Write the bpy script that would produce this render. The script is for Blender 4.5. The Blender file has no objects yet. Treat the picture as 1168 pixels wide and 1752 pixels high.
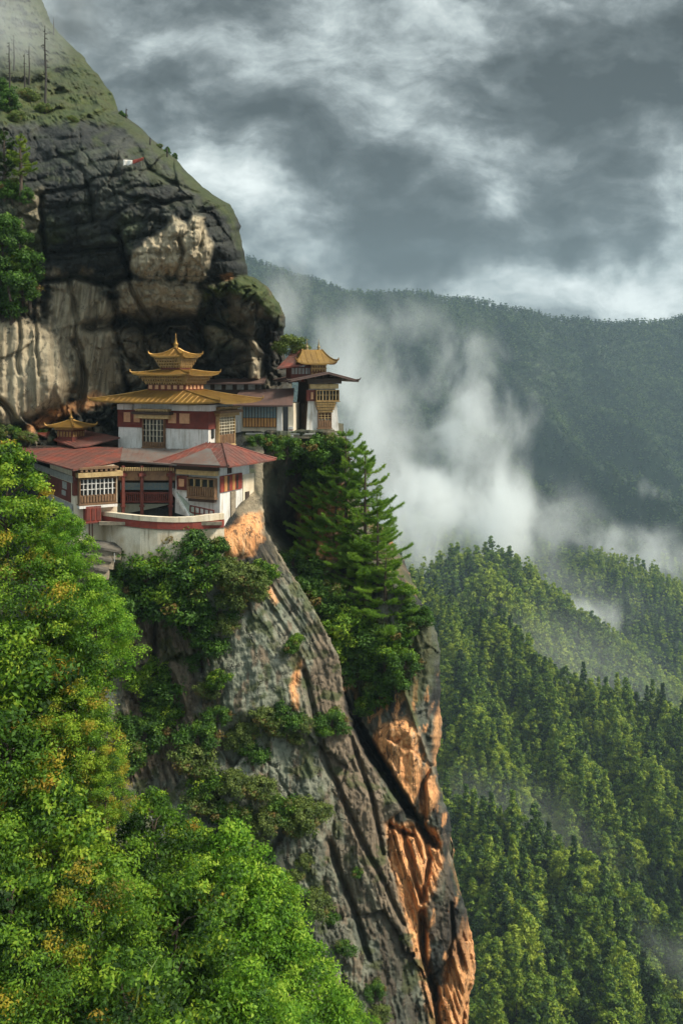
import bpy, math, random
import numpy as np
from mathutils import Vector, Matrix

# ------------------------------------------------------------------ camera, sky, sun, exposure
SC = bpy.context.scene
F, CX, HY = 1700.0, 584.0, 630.0          # focal length in photograph pixels, principal column, horizon row
cd = bpy.data.cameras.new('camera'); cam = bpy.data.objects.new('camera', cd)
SC.collection.objects.link(cam); SC.camera = cam
cam.location = (0, 0, 0); cam.rotation_euler = (math.radians(90), 0, 0)
cd.sensor_fit = 'AUTO'; cd.sensor_width = 36.0; cd.lens = 36.0 * F / 1752
cd.shift_y = -(876 - HY) / 1752; cd.clip_end = 20000; cd.clip_start = 0.5
SC.view_settings.view_transform = 'Standard'; SC.view_settings.look = 'None'
SC.view_settings.exposure = 0.9; SC.view_settings.gamma = 1.0
SC.render.engine = 'CYCLES'
cy = SC.cycles
cy.use_denoising = True
cy.max_bounces = 8; cy.diffuse_bounces = 3; cy.glossy_bounces = 2; cy.transmission_bounces = 3
cy.transparent_max_bounces = 6; cy.volume_bounces = 4; cy.volume_step_rate = 1.5; cy.volume_max_steps = 128
cy.sample_clamp_indirect = 6.0; cy.use_adaptive_sampling = True; cy.adaptive_threshold = 0.02

SUN_EL, SUN_AZ = math.radians(46), math.radians(102)     # azimuth clockwise from the view axis (+Y): right, slightly behind
sd = bpy.data.lights.new('sun', 'SUN'); sun = bpy.data.objects.new('sun', sd); SC.collection.objects.link(sun)
sd.energy = 3.4; sd.angle = math.radians(11); sd.color = (1.0, .90, .74)
sdir = Vector((math.sin(SUN_AZ)*math.cos(SUN_EL), math.cos(SUN_AZ)*math.cos(SUN_EL), math.sin(SUN_EL)))
sun.rotation_euler = sdir.to_track_quat('Z', 'Y').to_euler(); sun.location = sdir * 300

W = bpy.data.worlds.new('World'); SC.world = W; W.use_nodes = True
class NT:
    """tiny node-tree writer"""
    def __init__(s, tree): s.t = tree; s.n = tree.nodes; s.l = tree.links
    def new(s, typ, **kw):
        n = s.n.new(typ)
        for k, v in kw.items(): setattr(n, k, v)
        return n
    def put(s, sock, v):
        if isinstance(v, bpy.types.NodeSocket): s.l.new(v, sock)
        elif v is not None:
            if isinstance(v, (tuple, list)) and len(v) == 3 and sock.type == 'RGBA': v = (*v, 1)
            sock.default_value = v
    def math(s, op, a, b=None, c=None, clamp=False):
        n = s.new('ShaderNodeMath', operation=op, use_clamp=clamp)
        for i, v in enumerate((a, b, c)):
            if v is not None: s.put(n.inputs[i], v)
        return n.outputs[0]
    def mix(s, f, a, b, blend='MIX'):
        n = s.new('ShaderNodeMix', data_type='RGBA', blend_type=blend)
        s.put(n.inputs[0], f); s.put(n.inputs[6], a); s.put(n.inputs[7], b)
        return n.outputs[2]
    def noise(s, vec, scale, detail=4, rough=.55, dist=0., typ='FBM'):
        n = s.new('ShaderNodeTexNoise'); s.put(n.inputs['Vector'], vec)
        n.inputs['Scale'].default_value = scale; n.inputs['Detail'].default_value = detail
        n.inputs['Roughness'].default_value = rough; n.inputs['Distortion'].default_value = dist
        return n.outputs[0]
    def rng(s, v, a, b, c=0., d=1., smooth=True):
        n = s.new('ShaderNodeMapRange', interpolation_type='SMOOTHSTEP' if smooth else 'LINEAR')
        s.put(n.inputs[0], v)
        for i, x in enumerate((a, b, c, d)): n.inputs[1+i].default_value = x
        return n.outputs[0]
    def mapping(s, vec, loc=(0,0,0), rot=(0,0,0), scale=(1,1,1), typ='POINT'):
        n = s.new('ShaderNodeMapping', vector_type=typ); s.put(n.inputs[0], vec)
        n.inputs[1].default_value = loc; n.inputs[2].default_value = rot; n.inputs[3].default_value = scale
        return n.outputs[0]
    def attr(s, name, typ='GEOMETRY'):
        n = s.new('ShaderNodeAttribute', attribute_name=name, attribute_type=typ); return n.outputs['Fac']
    def ramp(s, f, stops, interp='LINEAR'):
        n = s.new('ShaderNodeValToRGB'); n.color_ramp.interpolation = interp; s.put(n.inputs[0], f)
        el = n.color_ramp.elements
        while len(el) < len(stops): el.new(.5)
        for e, (p, c) in zip(el, stops): e.position = p; e.color = (*c, 1)
        return n.outputs[0]

def build_world():
    N = NT(W.node_tree); N.n.clear()
    out = N.new('ShaderNodeOutputWorld'); bg = N.new('ShaderNodeBackground'); N.l.new(bg.outputs[0], out.inputs[0])
    sky = N.new('ShaderNodeTexSky', sky_type='NISHITA', sun_disc=False)
    sky.sun_elevation = SUN_EL; sky.sun_rotation = SUN_AZ; sky.altitude = 2500; sky.air_density = 1.5
    blue = N.new('ShaderNodeVectorMath', operation='SCALE'); N.l.new(sky.outputs[0], blue.inputs[0]); blue.inputs['Scale'].default_value = .08
    tc = N.new('ShaderNodeTexCoord').outputs['Generated']
    sp = N.new('ShaderNodeSeparateXYZ'); N.l.new(tc, sp.inputs[0]); x, y, z = sp.outputs
    # cloud deck: direction meets a flat layer overhead
    den = N.math('ADD', N.math('MAXIMUM', z, 0.0), .20)
    cb = N.new('ShaderNodeCombineXYZ'); N.put(cb.inputs[0], N.math('DIVIDE', x, den)); N.put(cb.inputs[1], N.math('DIVIDE', y, den))
    deck = N.mapping(cb.outputs[0], loc=(3.1, 7.7, 0), rot=(0, 0, math.radians(-20)), scale=(1, 1.0, 1))
    n1 = N.noise(deck, 1.05, 9, .57, .35)
    # large cloud masses of this afternoon, by compass direction and height
    den2 = N.math('MAXIMUM', y, .08)
    c2 = N.new('ShaderNodeCombineXYZ'); N.put(c2.inputs[0], N.math('DIVIDE', x, den2)); N.put(c2.inputs[1], N.math('DIVIDE', z, den2))
    wob = N.new('ShaderNodeTexNoise'); N.put(wob.inputs['Vector'], c2.outputs[0]); wob.inputs['Scale'].default_value = 9; wob.inputs['Detail'].default_value = 6
    w1 = N.new('ShaderNodeVectorMath', operation='SUBTRACT'); N.l.new(wob.outputs['Color'], w1.inputs[0]); w1.inputs[1].default_value = (.5, .5, .5)
    w2 = N.new('ShaderNodeVectorMath', operation='MULTIPLY_ADD'); N.l.new(w1.outputs[0], w2.inputs[0]); w2.inputs[1].default_value = (.10, .085, 0); N.l.new(c2.outputs[0], w2.inputs[2])
    uv = w2.outputs[0]
    n2 = N.noise(N.mapping(w2.outputs[0], loc=(.3, .9, 0), rot=(0, 0, .35), scale=(1, 1.9, 1)), 6.5, 10, .62, .2)
    n3 = N.noise(N.mapping(c2.outputs[0], loc=(5.3, 2.9, 0), rot=(0, 0, -.2), scale=(1, 1.5, 1)), 17, 9, .58, .1)
    base = N.math('ADD', N.math('MULTIPLY', N.math('SUBTRACT', n1, .5), .95), N.math('ADD', N.math('MULTIPLY', N.math('SUBTRACT', n3, .5), .8), N.math('MULTIPLY', N.math('SUBTRACT', n2, .5), 1.5)))
    tot = N.math('ADD', base, .40)
    for (cx, cy_, rx, ry, rot, amp) in SKY_BLOBS:
        m = N.mapping(uv, loc=((cx-CX)/F, (HY-cy_)/F, 0), rot=(0, 0, math.radians(-rot)), scale=(rx/F, ry/F, 1), typ='TEXTURE')
        ln = N.new('ShaderNodeVectorMath', operation='LENGTH'); N.l.new(m, ln.inputs[0])
        g = N.rng(ln.outputs['Value'], 0., 1.6, amp, 0.)
        tot = N.math('ADD', tot, g)
    col = N.ramp(tot, [(0.0, (.040, .048, .051)), (.22, (.075, .089, .093)), (.42, (.150, .174, .179)), (.62, (.29, .33, .333)), (.98, (.56, .605, .595))])
    gap = N.rng(N.noise(N.mapping(deck, loc=(1, 5, 2)), .8, 3), .70, .84, 0, .2)
    fin = N.mix(gap, col, blue.outputs[0])
    # sky overhead and behind the viewer, out of frame, is brightened to add fill light
    N.put(bg.inputs[0], fin)
    lift = N.math('ADD', N.rng(z, .36, .85, .92, 2.6), N.rng(y, .1, -.7, 0., 1.1)); N.put(bg.inputs[1], lift)
SKY_BLOBS = [(330, 250, 170, 60, 38, .14), (480, 380, 150, 70, 40, .18), (600, 80, 330, 130, 0, .16), (480, 210, 190, 50, 25, -.22),
    (640, 300, 260, 62, 24, -.30), (720, 430, 260, 55, 5, -.34), (960, 330, 150, 60, -15, -.26), (850, 345, 70, 34, -15, .26), (1000, 495, 230, 46, 0, .38),
    (1150, 320, 70, 50, 0, .28), (1085, 425, 60, 38, 0, -.50), (985, 425, 45, 40, 0, -.42), (1060, 140, 280, 130, -10, -.40), (960, 30, 160, 50, 0, .12), (130, 60, 160, 130, 0, -.02),
    (760, 230, 160, 60, 10, .06), (560, 470, 120, 60, 0, .06), (900, 470, 120, 30, -10, .2), (500, -80, 500, 90, 0, -.06), (1168, 500, 150, 40, 0, .1)]
build_world()

# ------------------------------------------------------------------ helpers
rnd = random.Random(7); rs = np.random.RandomState(11)
COL = SC.collection.objects
def P(px, py, Y): return Vector(((px-CX)/F*Y, Y, (HY-py)/F*Y))
def tag(o, label=None, cat=None, group=None, kind=None):
    if label: o['label'] = label
    if cat: o['category'] = cat
    if group: o['group'] = group
    if kind: o['kind'] = kind
    return o
def empty(name, loc=(0,0,0), rz=0., label=None, cat=None, group=None):
    o = bpy.data.objects.new(name, None); COL.link(o); o.location = loc; o.rotation_euler = (0, 0, rz); o.empty_display_size = .3
    return tag(o, label, cat, group)
def link(name, me, parent=None):
    o = bpy.data.objects.new(name, me); COL.link(o)
    if parent is not None: o.parent = parent
    return o
def mesh_np(name, V, Fs, mats=(), smooth=False, attrs=None, fattrs=None, midx=None):
    """fast mesh: V (N,3); Fs list of (M,k) index arrays; attrs = point floats, fattrs = face floats"""
    me = bpy.data.meshes.new(name)
    V = np.asarray(V, np.float32); me.vertices.add(len(V)); me.vertices.foreach_set('co', V.ravel())
    Fs = [np.asarray(f, np.int32) for f in Fs if len(f)]
    nl = sum(f.size for f in Fs); nf = sum(len(f) for f in Fs)
    me.loops.add(nl); me.loops.foreach_set('vertex_index', np.concatenate([f.ravel() for f in Fs]))
    me.polygons.add(nf)
    tot = np.concatenate([np.full(len(f), f.shape[1], np.int32) for f in Fs])
    me.polygons.foreach_set('loop_start', np.concatenate([[0], np.cumsum(tot)[:-1]]).astype(np.int32))
    if midx is not None: me.polygons.foreach_set('material_index', np.asarray(midx, np.int32))
    me.polygons.foreach_set('use_smooth', np.full(nf, smooth, bool))
    for m in mats: me.materials.append(m)
    me.update(calc_edges=True)
    for dom, d in (('POINT', attrs), ('FACE', fattrs)):
        for k, v in (d or {}).items():
            a = me.attributes.new(k, 'FLOAT', dom); a.data.foreach_set('value', np.asarray(v, np.float32).ravel())
    return me
class MB:
    """collects boxes, prisms and tubes of one part, builds them as ONE mesh object"""
    def __init__(s): s.v = []; s.f = []; s.m = []; s.cur = 0
    def mat(s, i): s.cur = i; return s
    def add(s, vs, fs):
        b = len(s.v); s.v += [tuple(v) for v in vs]; s.f += [tuple(b+i for i in f) for f in fs]; s.m += [s.cur]*len(fs); return s
    def box(s, x0, x1, y0, y1, z0, z1, tx=0., ty=0., tb=None):
        """tx, ty: how far each side leans in at the top"""
        x0, x1 = min(x0, x1), max(x0, x1); y0, y1 = min(y0, y1), max(y0, y1); z0, z1 = min(z0, z1), max(z0, z1)
        vs = [(x0,y0,z0),(x1,y0,z0),(x1,y1,z0),(x0,y1,z0),(x0+tx,y0+ty,z1),(x1-tx,y0+ty,z1),(x1-tx,y1-ty,z1),(x0+tx,y1-ty,z1)]
        return s.add(vs, [(3,2,1,0),(4,5,6,7),(0,1,5,4),(1,2,6,5),(2,3,7,6),(3,0,4,7)])
    def slab(s, pts, th):
        """closed sheet: polygon of 3-D points, th thick downwards"""
        n = len(pts); lo = [(p[0], p[1], p[2]-th) for p in pts]
        return s.add(list(pts)+lo, [tuple(range(n)), tuple(range(2*n-1, n-1, -1))] + [(i, i+n, (i+1) % n+n, (i+1) % n) for i in range(n)])
    def tube(s, pts, rad, n=6, flat=1.):
        pts = [Vector(p) for p in pts]; rad = rad if hasattr(rad, '__len__') else [rad]*len(pts)
        vs = []; up = Vector((0, 0, 1))
        for i, p in enumerate(pts):
            d = (pts[min(i+1, len(pts)-1)] - pts[max(i-1, 0)]).normalized()
            a = d.cross(up)
            if a.length < .05: a = d.cross(Vector((1, 0, 0)))
            a.normalize(); b = a.cross(d)
            for k in range(n):
                t = 2*math.pi*k/n; vs.append(p + a*(math.cos(t)*rad[i]) + b*(math.sin(t)*rad[i]*flat))
        fs = [(i*n+k, i*n+(k+1) % n, (i+1)*n+(k+1) % n, (i+1)*n+k) for i in range(len(pts)-1) for k in range(n)]
        fs += [tuple(range(n-1, -1, -1)), tuple((len(pts)-1)*n+k for k in range(n))]
        return s.add(vs, fs)
    def lathe(s, c, prof, n=12):
        """prof: list of (radius, z) from bottom to top"""
        vs = [(c[0]+r*math.cos(2*math.pi*k/n), c[1]+r*math.sin(2*math.pi*k/n), c[2]+z) for r, z in prof for k in range(n)]
        fs = [(i*n+k, i*n+(k+1) % n, (i+1)*n+(k+1) % n, (i+1)*n+k) for i in range(len(prof)-1) for k in range(n)]
        fs += [tuple(range(n-1, -1, -1)), tuple((len(prof)-1)*n+k for k in range(n))]
        return s.add(vs, fs)
    def each(s, name, mats, parent=None, smooth=False):
        """every separate piece becomes a part of its own"""
        up = list(range(len(s.v)))
        def find(i):
            while up[i] != i: up[i] = up[up[i]]; i = up[i]
            return i
        for f in s.f:
            for i in f[1:]: up[find(i)] = find(f[0])
        got = {}
        for f, m in zip(s.f, s.m): got.setdefault(find(f[0]), []).append((f, m))
        out = []
        for fs in got.values():
            b = MB(); ix = {}
            for f, m in fs:
                for i in f:
                    if i not in ix: ix[i] = len(b.v); b.v.append(s.v[i])
                b.f.append(tuple(ix[i] for i in f)); b.m.append(m)
            ml = mats if isinstance(mats, (list, tuple)) else [mats]; m0 = b.m[0]; b.m = [0]*len(b.f)
            out.append(b.build(name, ml[m0], parent, smooth))
        return out
    def build(s, name, mats, parent=None, smooth=False):
        me = bpy.data.meshes.new(name); me.from_pydata(s.v, [], s.f)
        for m in (mats if isinstance(mats, (list, tuple)) else [mats]): me.materials.append(m)
        me.polygons.foreach_set('material_index', s.m)
        if smooth: me.polygons.foreach_set('use_smooth', [True]*len(s.f))
        me.update(); return link(name, me, parent)

# 2-D noise in numpy
def _h(ix, iy, seed):
    n = (ix.astype(np.int64)*374761393 + iy.astype(np.int64)*668265263 + seed*974634421) & 0x7fffffff
    n = ((n ^ (n >> 13)) * 1274126177) & 0x7fffffff
    n = n ^ (n >> 16)
    return (n & 0xffff)/65535.0
def vnoise(x, y, seed=0):
    x0 = np.floor(x); y0 = np.floor(y); fx = x-x0; fy = y-y0
    fx = fx*fx*fx*(fx*(fx*6-15)+10); fy = fy*fy*fy*(fy*(fy*6-15)+10)
    a = _h(x0, y0, seed); b = _h(x0+1, y0, seed); c = _h(x0, y0+1, seed); d = _h(x0+1, y0+1, seed)
    return (a+(b-a)*fx)+((c+(d-c)*fx)-(a+(b-a)*fx))*fy
def fbm(x, y, seed=0, oct=5, gain=.5, ridged=False):
    t = np.zeros_like(x, dtype=float); amp = 1.; s = 0.; ca, sa = math.cos(.6), math.sin(.6)
    for o in range(oct):
        n = vnoise(x, y, seed+o*17)
        if ridged: n = 1-np.abs(2*n-1)
        t += amp*n; s += amp; amp *= gain; x, y = (ca*x-sa*y)*2.03+11.3, (sa*x+ca*y)*2.03+5.7
    return t/s
def sstep(a, b, x):
    t = np.clip((x-a)/(b-a), 0, 1); return t*t*(3-2*t)
def seg_dist(px, py, pts, closed=False):
    """distance to a polyline and the share of the way along it"""
    best = np.full(px.shape, 1e9); along = np.zeros(px.shape); pts = list(pts)
    if closed: pts = pts+[pts[0]]
    n = len(pts)-1
    for i in range(n):
        (ax, ay), (bx, by) = pts[i][:2], pts[i+1][:2]
        dx, dy = bx-ax, by-ay; L = dx*dx+dy*dy+1e-9
        t = np.clip(((px-ax)*dx+(py-ay)*dy)/L, 0, 1)
        d = np.hypot(px-ax-t*dx, py-ay-t*dy); m = d < best
        best = np.where(m, d, best); along = np.where(m, (i+t)/n, along)
    return best, along
def inside(px, py, poly):
    c = np.zeros(px.shape, bool); n = len(poly)
    for i in range(n):
        (x0, y0), (x1, y1) = poly[i], poly[i-1]
        if y0 == y1: continue
        c ^= ((y0 > py) != (y1 > py)) & (px < (x1-x0)*(py-y0)/(y1-y0)+x0)
    return c
def sdf(px, py, poly):
    d, _ = seg_dist(px, py, poly, True); return np.where(inside(px, py, poly), d, -d)
def rbf(pts, smooth=.5):
    A = np.array(pts, float); X = A[:, :2]; n = len(A)
    K = -np.hypot(X[:, None, 0]-X[None, :, 0], X[:, None, 1]-X[None, :, 1]) + smooth*np.eye(n)
    Q = np.c_[np.ones(n), X]; M = np.block([[K, Q], [Q.T, np.zeros((3, 3))]])
    w = np.linalg.solve(M, np.r_[A[:, 2], 0, 0, 0])
    def ev(px, py):
        r = w[n]+w[n+1]*px+w[n+2]*py
        for i in range(n): r = r - w[i]*np.hypot(px-X[i, 0], py-X[i, 1])
        return r
    return ev
def voronoi(px, py, seeds):
    d1 = np.full(px.shape, 1e9); d2 = d1.copy(); idx = np.zeros(px.shape, int)
    for i, (x, y) in enumerate(seeds):
        d = np.hypot(px-x, py-y); m = d < d1
        d2 = np.where(m, d1, np.minimum(d2, d)); idx = np.where(m, i, idx); d1 = np.where(m, d, d1)
    return d1, d2, idx
# ------------------------------------------------------------------ materials
MATS = {}
def new_mat(name):
    m = bpy.data.materials.new(name); m.use_nodes = True; N = NT(m.node_tree); N.n.clear()
    out = N.new('ShaderNodeOutputMaterial'); b = N.new('ShaderNodeBsdfPrincipled'); N.l.new(b.outputs[0], out.inputs[0])
    MATS[name] = m; return m, N, b, out
def pos(N): return N.new('ShaderNodeNewGeometry').outputs['Position']
def objc(N): return N.new('ShaderNodeTexCoord').outputs['Object']
def bump(N, b, h, strength=.4, dist=.1):
    n = N.new('ShaderNodeBump'); n.inputs['Strength'].default_value = strength; n.inputs['Distance'].default_value = dist
    N.put(n.inputs['Height'], h); N.l.new(n.outputs[0], b.inputs['Normal'])
def simple(name, c1, c2=None, rough=.8, metal=0., scale=(1.5, 1.5, 1.5), bs=6., bstr=.25, streak=None, local=True, lo=.35, hi=.7):
    """two-tone weathered surface: c1 with patches of c2, optional dirt streak colour"""
    m, N, b, _ = new_mat(name); v = objc(N) if local else pos(N)
    c2 = c2 or tuple(x*.6 for x in c1)
    n1 = N.noise(N.mapping(v, scale=scale), 1., 6, .62)
    c = N.mix(N.rng(n1, lo, hi), c1, c2)
    if streak:
        n2 = N.noise(N.mapping(v, scale=(3.2, 3.2, .35)), 1., 5, .6)
        c = N.mix(N.rng(n2, .5, .74, 0, .8), c, streak)
    n3 = N.noise(v, bs*2.5, 4, .6)
    c = N.mix(N.rng(n3, .3, .75, 0, .35), c, tuple(x*.5 for x in c1))
    N.put(b.inputs['Base Color'], c); b.inputs['Roughness'].default_value = rough; b.inputs['Metallic'].default_value = metal
    bump(N, b, n3, bstr, .03); return m

def rock_material():
    m, N, b, _ = new_mat('cliff_rock'); v = pos(N)
    big = N.noise(v, .16, 5, .6); mid = N.noise(v, .8, 6, .65); fine = N.noise(v, 5., 5, .7)
    strk = N.noise(N.mapping(v, scale=(1.3, 1.3, .09)), 1., 6, .65, .3)        # water runs down the face
    strk2 = N.noise(N.mapping(v, scale=(4., 4., .16)), 1., 4, .6)
    dark = N.mix(N.rng(mid, .35, .68), (.008, .010, .010), (.027, .030, .027))
    dark = N.mix(N.rng(fine, .52, .74, 0, .6), dark, (.060, .062, .050))
    dark = N.mix(N.rng(big, .5, .68, 0, .5), dark, (.055, .075, .03))
    tan = N.mix(N.rng(strk, .38, .66), (.36, .30, .20), (.20, .165, .11))
    tan = N.mix(N.rng(strk2, .55, .72, 0, .7), tan, (.08, .065, .045))
    tan = N.mix(N.rng(mid, .56, .78, 0, .35), tan, (.42, .36, .26))
    tan = N.mix(N.rng(fine, .55, .8, 0, .3), tan, (.12, .10, .07))
    grey = N.mix(N.rng(mid, .35, .65), (.15, .17, .125), (.225, .235, .18))
    grey = N.mix(N.rng(strk, .54, .68, 0, .65), grey, (.10, .055, .03))
    grey = N.mix(N.rng(fine, .54, .74, 0, .6), grey, (.075, .09, .05))
    orange = N.mix(N.rng(strk2, .35, .68), (.70, .36, .15), (.50, .22, .085))
    orange = N.mix(N.rng(strk, .56, .68, 0, .6), orange, (.62, .47, .31))
    orange = N.mix(N.rng(mid, .58, .74, 0, .8), orange, (.12, .065, .035))
    orange = N.mix(N.rng(N.noise(N.mapping(v, rot=(0, .30, 0), scale=(2.2, 2.2, .07)), 1., 4, .6), .54, .64, 0, .85), orange, (.10, .055, .03))
    orange = N.mix(N.rng(fine, .55, .76, 0, .5), orange, (.24, .11, .05))
    brown = N.mix(N.rng(strk2, .38, .66), (.175, .130, .088), (.09, .066, .044))
    brown = N.mix(N.rng(strk, .54, .7, 0, .7), brown, (.24, .18, .12))
    brown = N.mix(N.rng(fine, .55, .74, 0, .5), brown, (.05, .05, .03))
    moss = N.mix(N.rng(mid, .35, .65), (.028, .048, .010), (.066, .080, .018))
    moss = N.mix(N.rng(fine, .48, .68, 0, .85), moss, (.020, .032, .010))
    moss = N.mix(N.rng(big, .45, .65, 0, .5), moss, (.046, .042, .018))
    c = dark
    for nm, colr in (('tan', tan), ('grey', grey), ('brown', brown), ('orange', orange)): c = N.mix(N.attr(nm), c, colr)
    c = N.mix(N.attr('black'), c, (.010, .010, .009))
    c = N.mix(N.attr('moss'), c, moss)
    N.put(b.inputs['Base Color'], c); b.inputs['Roughness'].default_value = .82
    b.inputs['Specular IOR Level'].default_value = .35
    vo = N.new('ShaderNodeTexVoronoi', feature='DISTANCE_TO_EDGE'); wv = N.new('ShaderNodeTexNoise'); N.put(wv.inputs['Vector'], v); wv.inputs['Scale'].default_value = .9; wv.inputs['Detail'].default_value = 4
    ad = N.new('ShaderNodeVectorMath', operation='MULTIPLY_ADD'); N.l.new(wv.outputs['Color'], ad.inputs[0]); ad.inputs[1].default_value = (1.6, 1.6, 1.6); N.l.new(N.mapping(v, rot=(0, .35, 0), scale=(.55, .55, .22)), ad.inputs[2])
    N.l.new(ad.outputs[0], vo.inputs['Vector']); vo.inputs['Scale'].default_value = 1.
    joint = N.rng(vo.outputs['Distance'], 0., .045, 1., 0.); joint = N.math('MULTIPLY', joint, N.rng(mid, .46, .62))
    c = N.mix(N.math('MULTIPLY', joint, .8), c, (.014, .013, .011)); N.put(b.inputs['Base Color'], c)
    h = N.math('ADD', N.math('SUBTRACT', N.math('MULTIPLY', mid, 1.2), N.math('MULTIPLY', joint, .8)), N.math('ADD', N.math('MULTIPLY', fine, .35), N.math('MULTIPLY', strk2, .35)))
    bump(N, b, h, .75, .35)
    bn = [n for n in N.n if n.bl_idname == 'ShaderNodeBump'][0]; N.put(bn.inputs['Strength'], N.math('SUBTRACT', .75, N.math('MULTIPLY', N.attr('tan'), .5)))
    return m
M_ROCK = rock_material()

# ------------------------------------------------------------------ cliffs (relief of real depth, in metres from the viewpoint)
def relief(name, L, sil, y0, y1, step, depth, masks, label, round_w=26., round_d=7., back=(5, 14, 35, 90), top_back=None):
    rows = np.arange(y0, y1+.1, step); sx, sy = zip(*[(p[0], p[1]) for p in sil])
    s = np.interp(rows, sy, sx) + (fbm(rows/16., rows*0+3.3, 5, 4)-.5)*9
    nc = int((max(s)-L)/step)+1; t = np.linspace(0, 1, nc)
    px = L+(s[:, None]-L)*t[None, :]; py = np.repeat(rows[:, None], nc, 1)
    D, extra = depth(px, py)
    q = np.clip((px-(s[:, None]-round_w))/round_w, 0, 1)
    D = D+round_d*(1-np.sqrt(np.clip(1-q*q, 0, 1)))
    ms = masks(px, py, D, extra)
    X = (px-CX)/F*D; Z = (HY-py)/F*D; Yy = D
    nb = 44; wt = dict(tan=.5, orange=.55 if y0 > 100 else .1, moss=.7, brown=.6, black=.3, grey=.8)
    for i in range(nb):                                # the rock runs on behind its edge, with the same breaks and colours
        dy = 95*((i+1)/nb)**1.7; r1 = rows+0.*dy; z1 = rows*0+dy
        rough = fbm(z1/5., rows/42., 31, 5)+.6*fbm(z1/1.6, rows/14., 37, 4, ridged=True)
        e = D[:, nc-1:nc]+dy; pxe = px[:, nc-1:nc]-.3-dy*1.15-(16*rough*min(1, dy/2.5))[:, None]
        X = np.c_[X, (pxe-CX)/F*e]; Z = np.c_[Z, (HY-py[:, :1])/F*D[:, nc-1:nc]]; Yy = np.c_[Yy, e]
        f = math.exp(-dy/5.)
        for q, k in enumerate(sorted(ms)):
            v = wt[k]*sstep(.48, .64, fbm(z1/5.+q*13, rows/55., 61+q, 4)); ms[k] = np.c_[ms[k], ms[k][:, nc-1]*f+v*(1-f)]
    if top_back:
        for dy in top_back:
            X = np.r_[X[:1], X]; Z = np.r_[Z[:1]+dy*.01, Z]; Yy = np.r_[Yy[:1]+dy, Yy]
            for k in ms: ms[k] = np.r_[ms[k][:1], ms[k]]
    nr, ncol = X.shape; idx = np.arange(nr*ncol).reshape(nr, ncol)
    Fq = np.stack([idx[:-1, :-1], idx[1:, :-1], idx[1:, 1:], idx[:-1, 1:]], -1).reshape(-1, 4)
    me = mesh_np(name, np.stack([X, Yy, Z], -1).reshape(-1, 3), [Fq], [M_ROCK], True, {k: np.clip(v, 0, 1) for k, v in ms.items()})
    o = link(name, me); tag(o, label, None, None, 'structure')
    def at(qx, qy):                                    # depth of the face under a photograph pixel
        r = np.clip((qy-y0)/step, 0, len(rows)-1); j = int(r)
        c = np.clip((qx-L)/(s[j]-L)*(nc-1), 0, nc-1)
        return float(D[j, int(c)])
    return o, at

def soft(px, py, poly, w=8., seed=1, amp=9., sc=14.):
    return sstep(-w, w, sdf(px, py, poly)+(fbm(px/sc, py/sc, seed, 4)-.5)*2*amp)
def crack(px, py, pts, w): d, _ = seg_dist(px, py, pts); return np.exp(-(d/w)**2)

# ---- upper cliff
UP = [(-50,-60,190),(20,-40,182),(60,-60,186),(0,0,172),(100,60,168),(0,100,148),(150,120,150),(200,190,132),(0,150,136),(60,170,130),(120,180,128),(0,215,116),(130,210,116),(230,215,122),(-80,100,150),
    (60,260,112),(200,260,107),(300,300,106.5),(380,350,109),(150,350,105),(250,400,105),(350,420,104.5),(410,430,108),(100,430,107),(420,480,111),(300,360,104),(330,440,104),(240,440,104.5),
    (200,485,110),(300,500,109),(340,540,113),(250,565,116),(150,500,110),(100,480,109),(260,520,110),
    (0,400,103),(0,480,103),(60,440,106),(0,540,106),(60,600,105.5),(100,660,105),(50,700,104.5),(0,740,103.5),(-80,600,104),(-80,300,106),
    (180,600,112),(150,560,110),(200,640,114),(300,620,117),(400,620,117),(170,720,113),(300,720,117),(430,650,117),(470,700,120),(500,640,124),(500,775,123),(200,775,114),
    (350,495,110),(420,488,108.5),(470,530,110),(485,560,113),(400,560,115),(440,600,116),(480,610,119),(430,530,108)]
f_up = rbf(UP, .6)
T1 = [(222,462),(230,430),(262,404),(284,392),(296,370),(322,384),(330,367),(351,372),(349,390),(364,415),(361,442),(346,482),(318,484),(300,470),(276,478),(240,474)]
T2 = [(200,482),(270,478),(335,486),(344,510),(332,538),(300,532),(270,522),(225,540),(205,530)]
T3 = [(84,470),(160,474),(180,500),(205,540),(195,600),(215,660),(190,690),(130,690),(120,620),(84,560)]
T4 = [(-80,540),(30,545),(85,560),(112,590),(130,650),(110,690),(60,712),(25,725),(-80,735)]
T5 = [(425,580),(440,585),(445,650),(424,648),(430,610)]
T6 = [(190,560),(250,575),(255,650),(205,660)]
T7 = [(30,335),(72,325),(64,390),(30,395)]
T8 = [(330,560),(420,560),(432,590),(370,595)]
MOSS_U = [(344,488),(400,478),(430,470),(460,492),(488,530),(480,560),(462,540),(440,512),(390,508),(352,512)]
MOSS_S = [(60,190),(205,190),(235,212),(300,270),(350,320),(398,352),(414,400),(424,470),(408,430),(388,372),(330,328),(262,262),(210,222),(150,206)]
GRASS_U = [(-90,110),(100,140),(205,150),(204,192),(150,200),(125,214),(60,205),(-90,222)]
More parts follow.
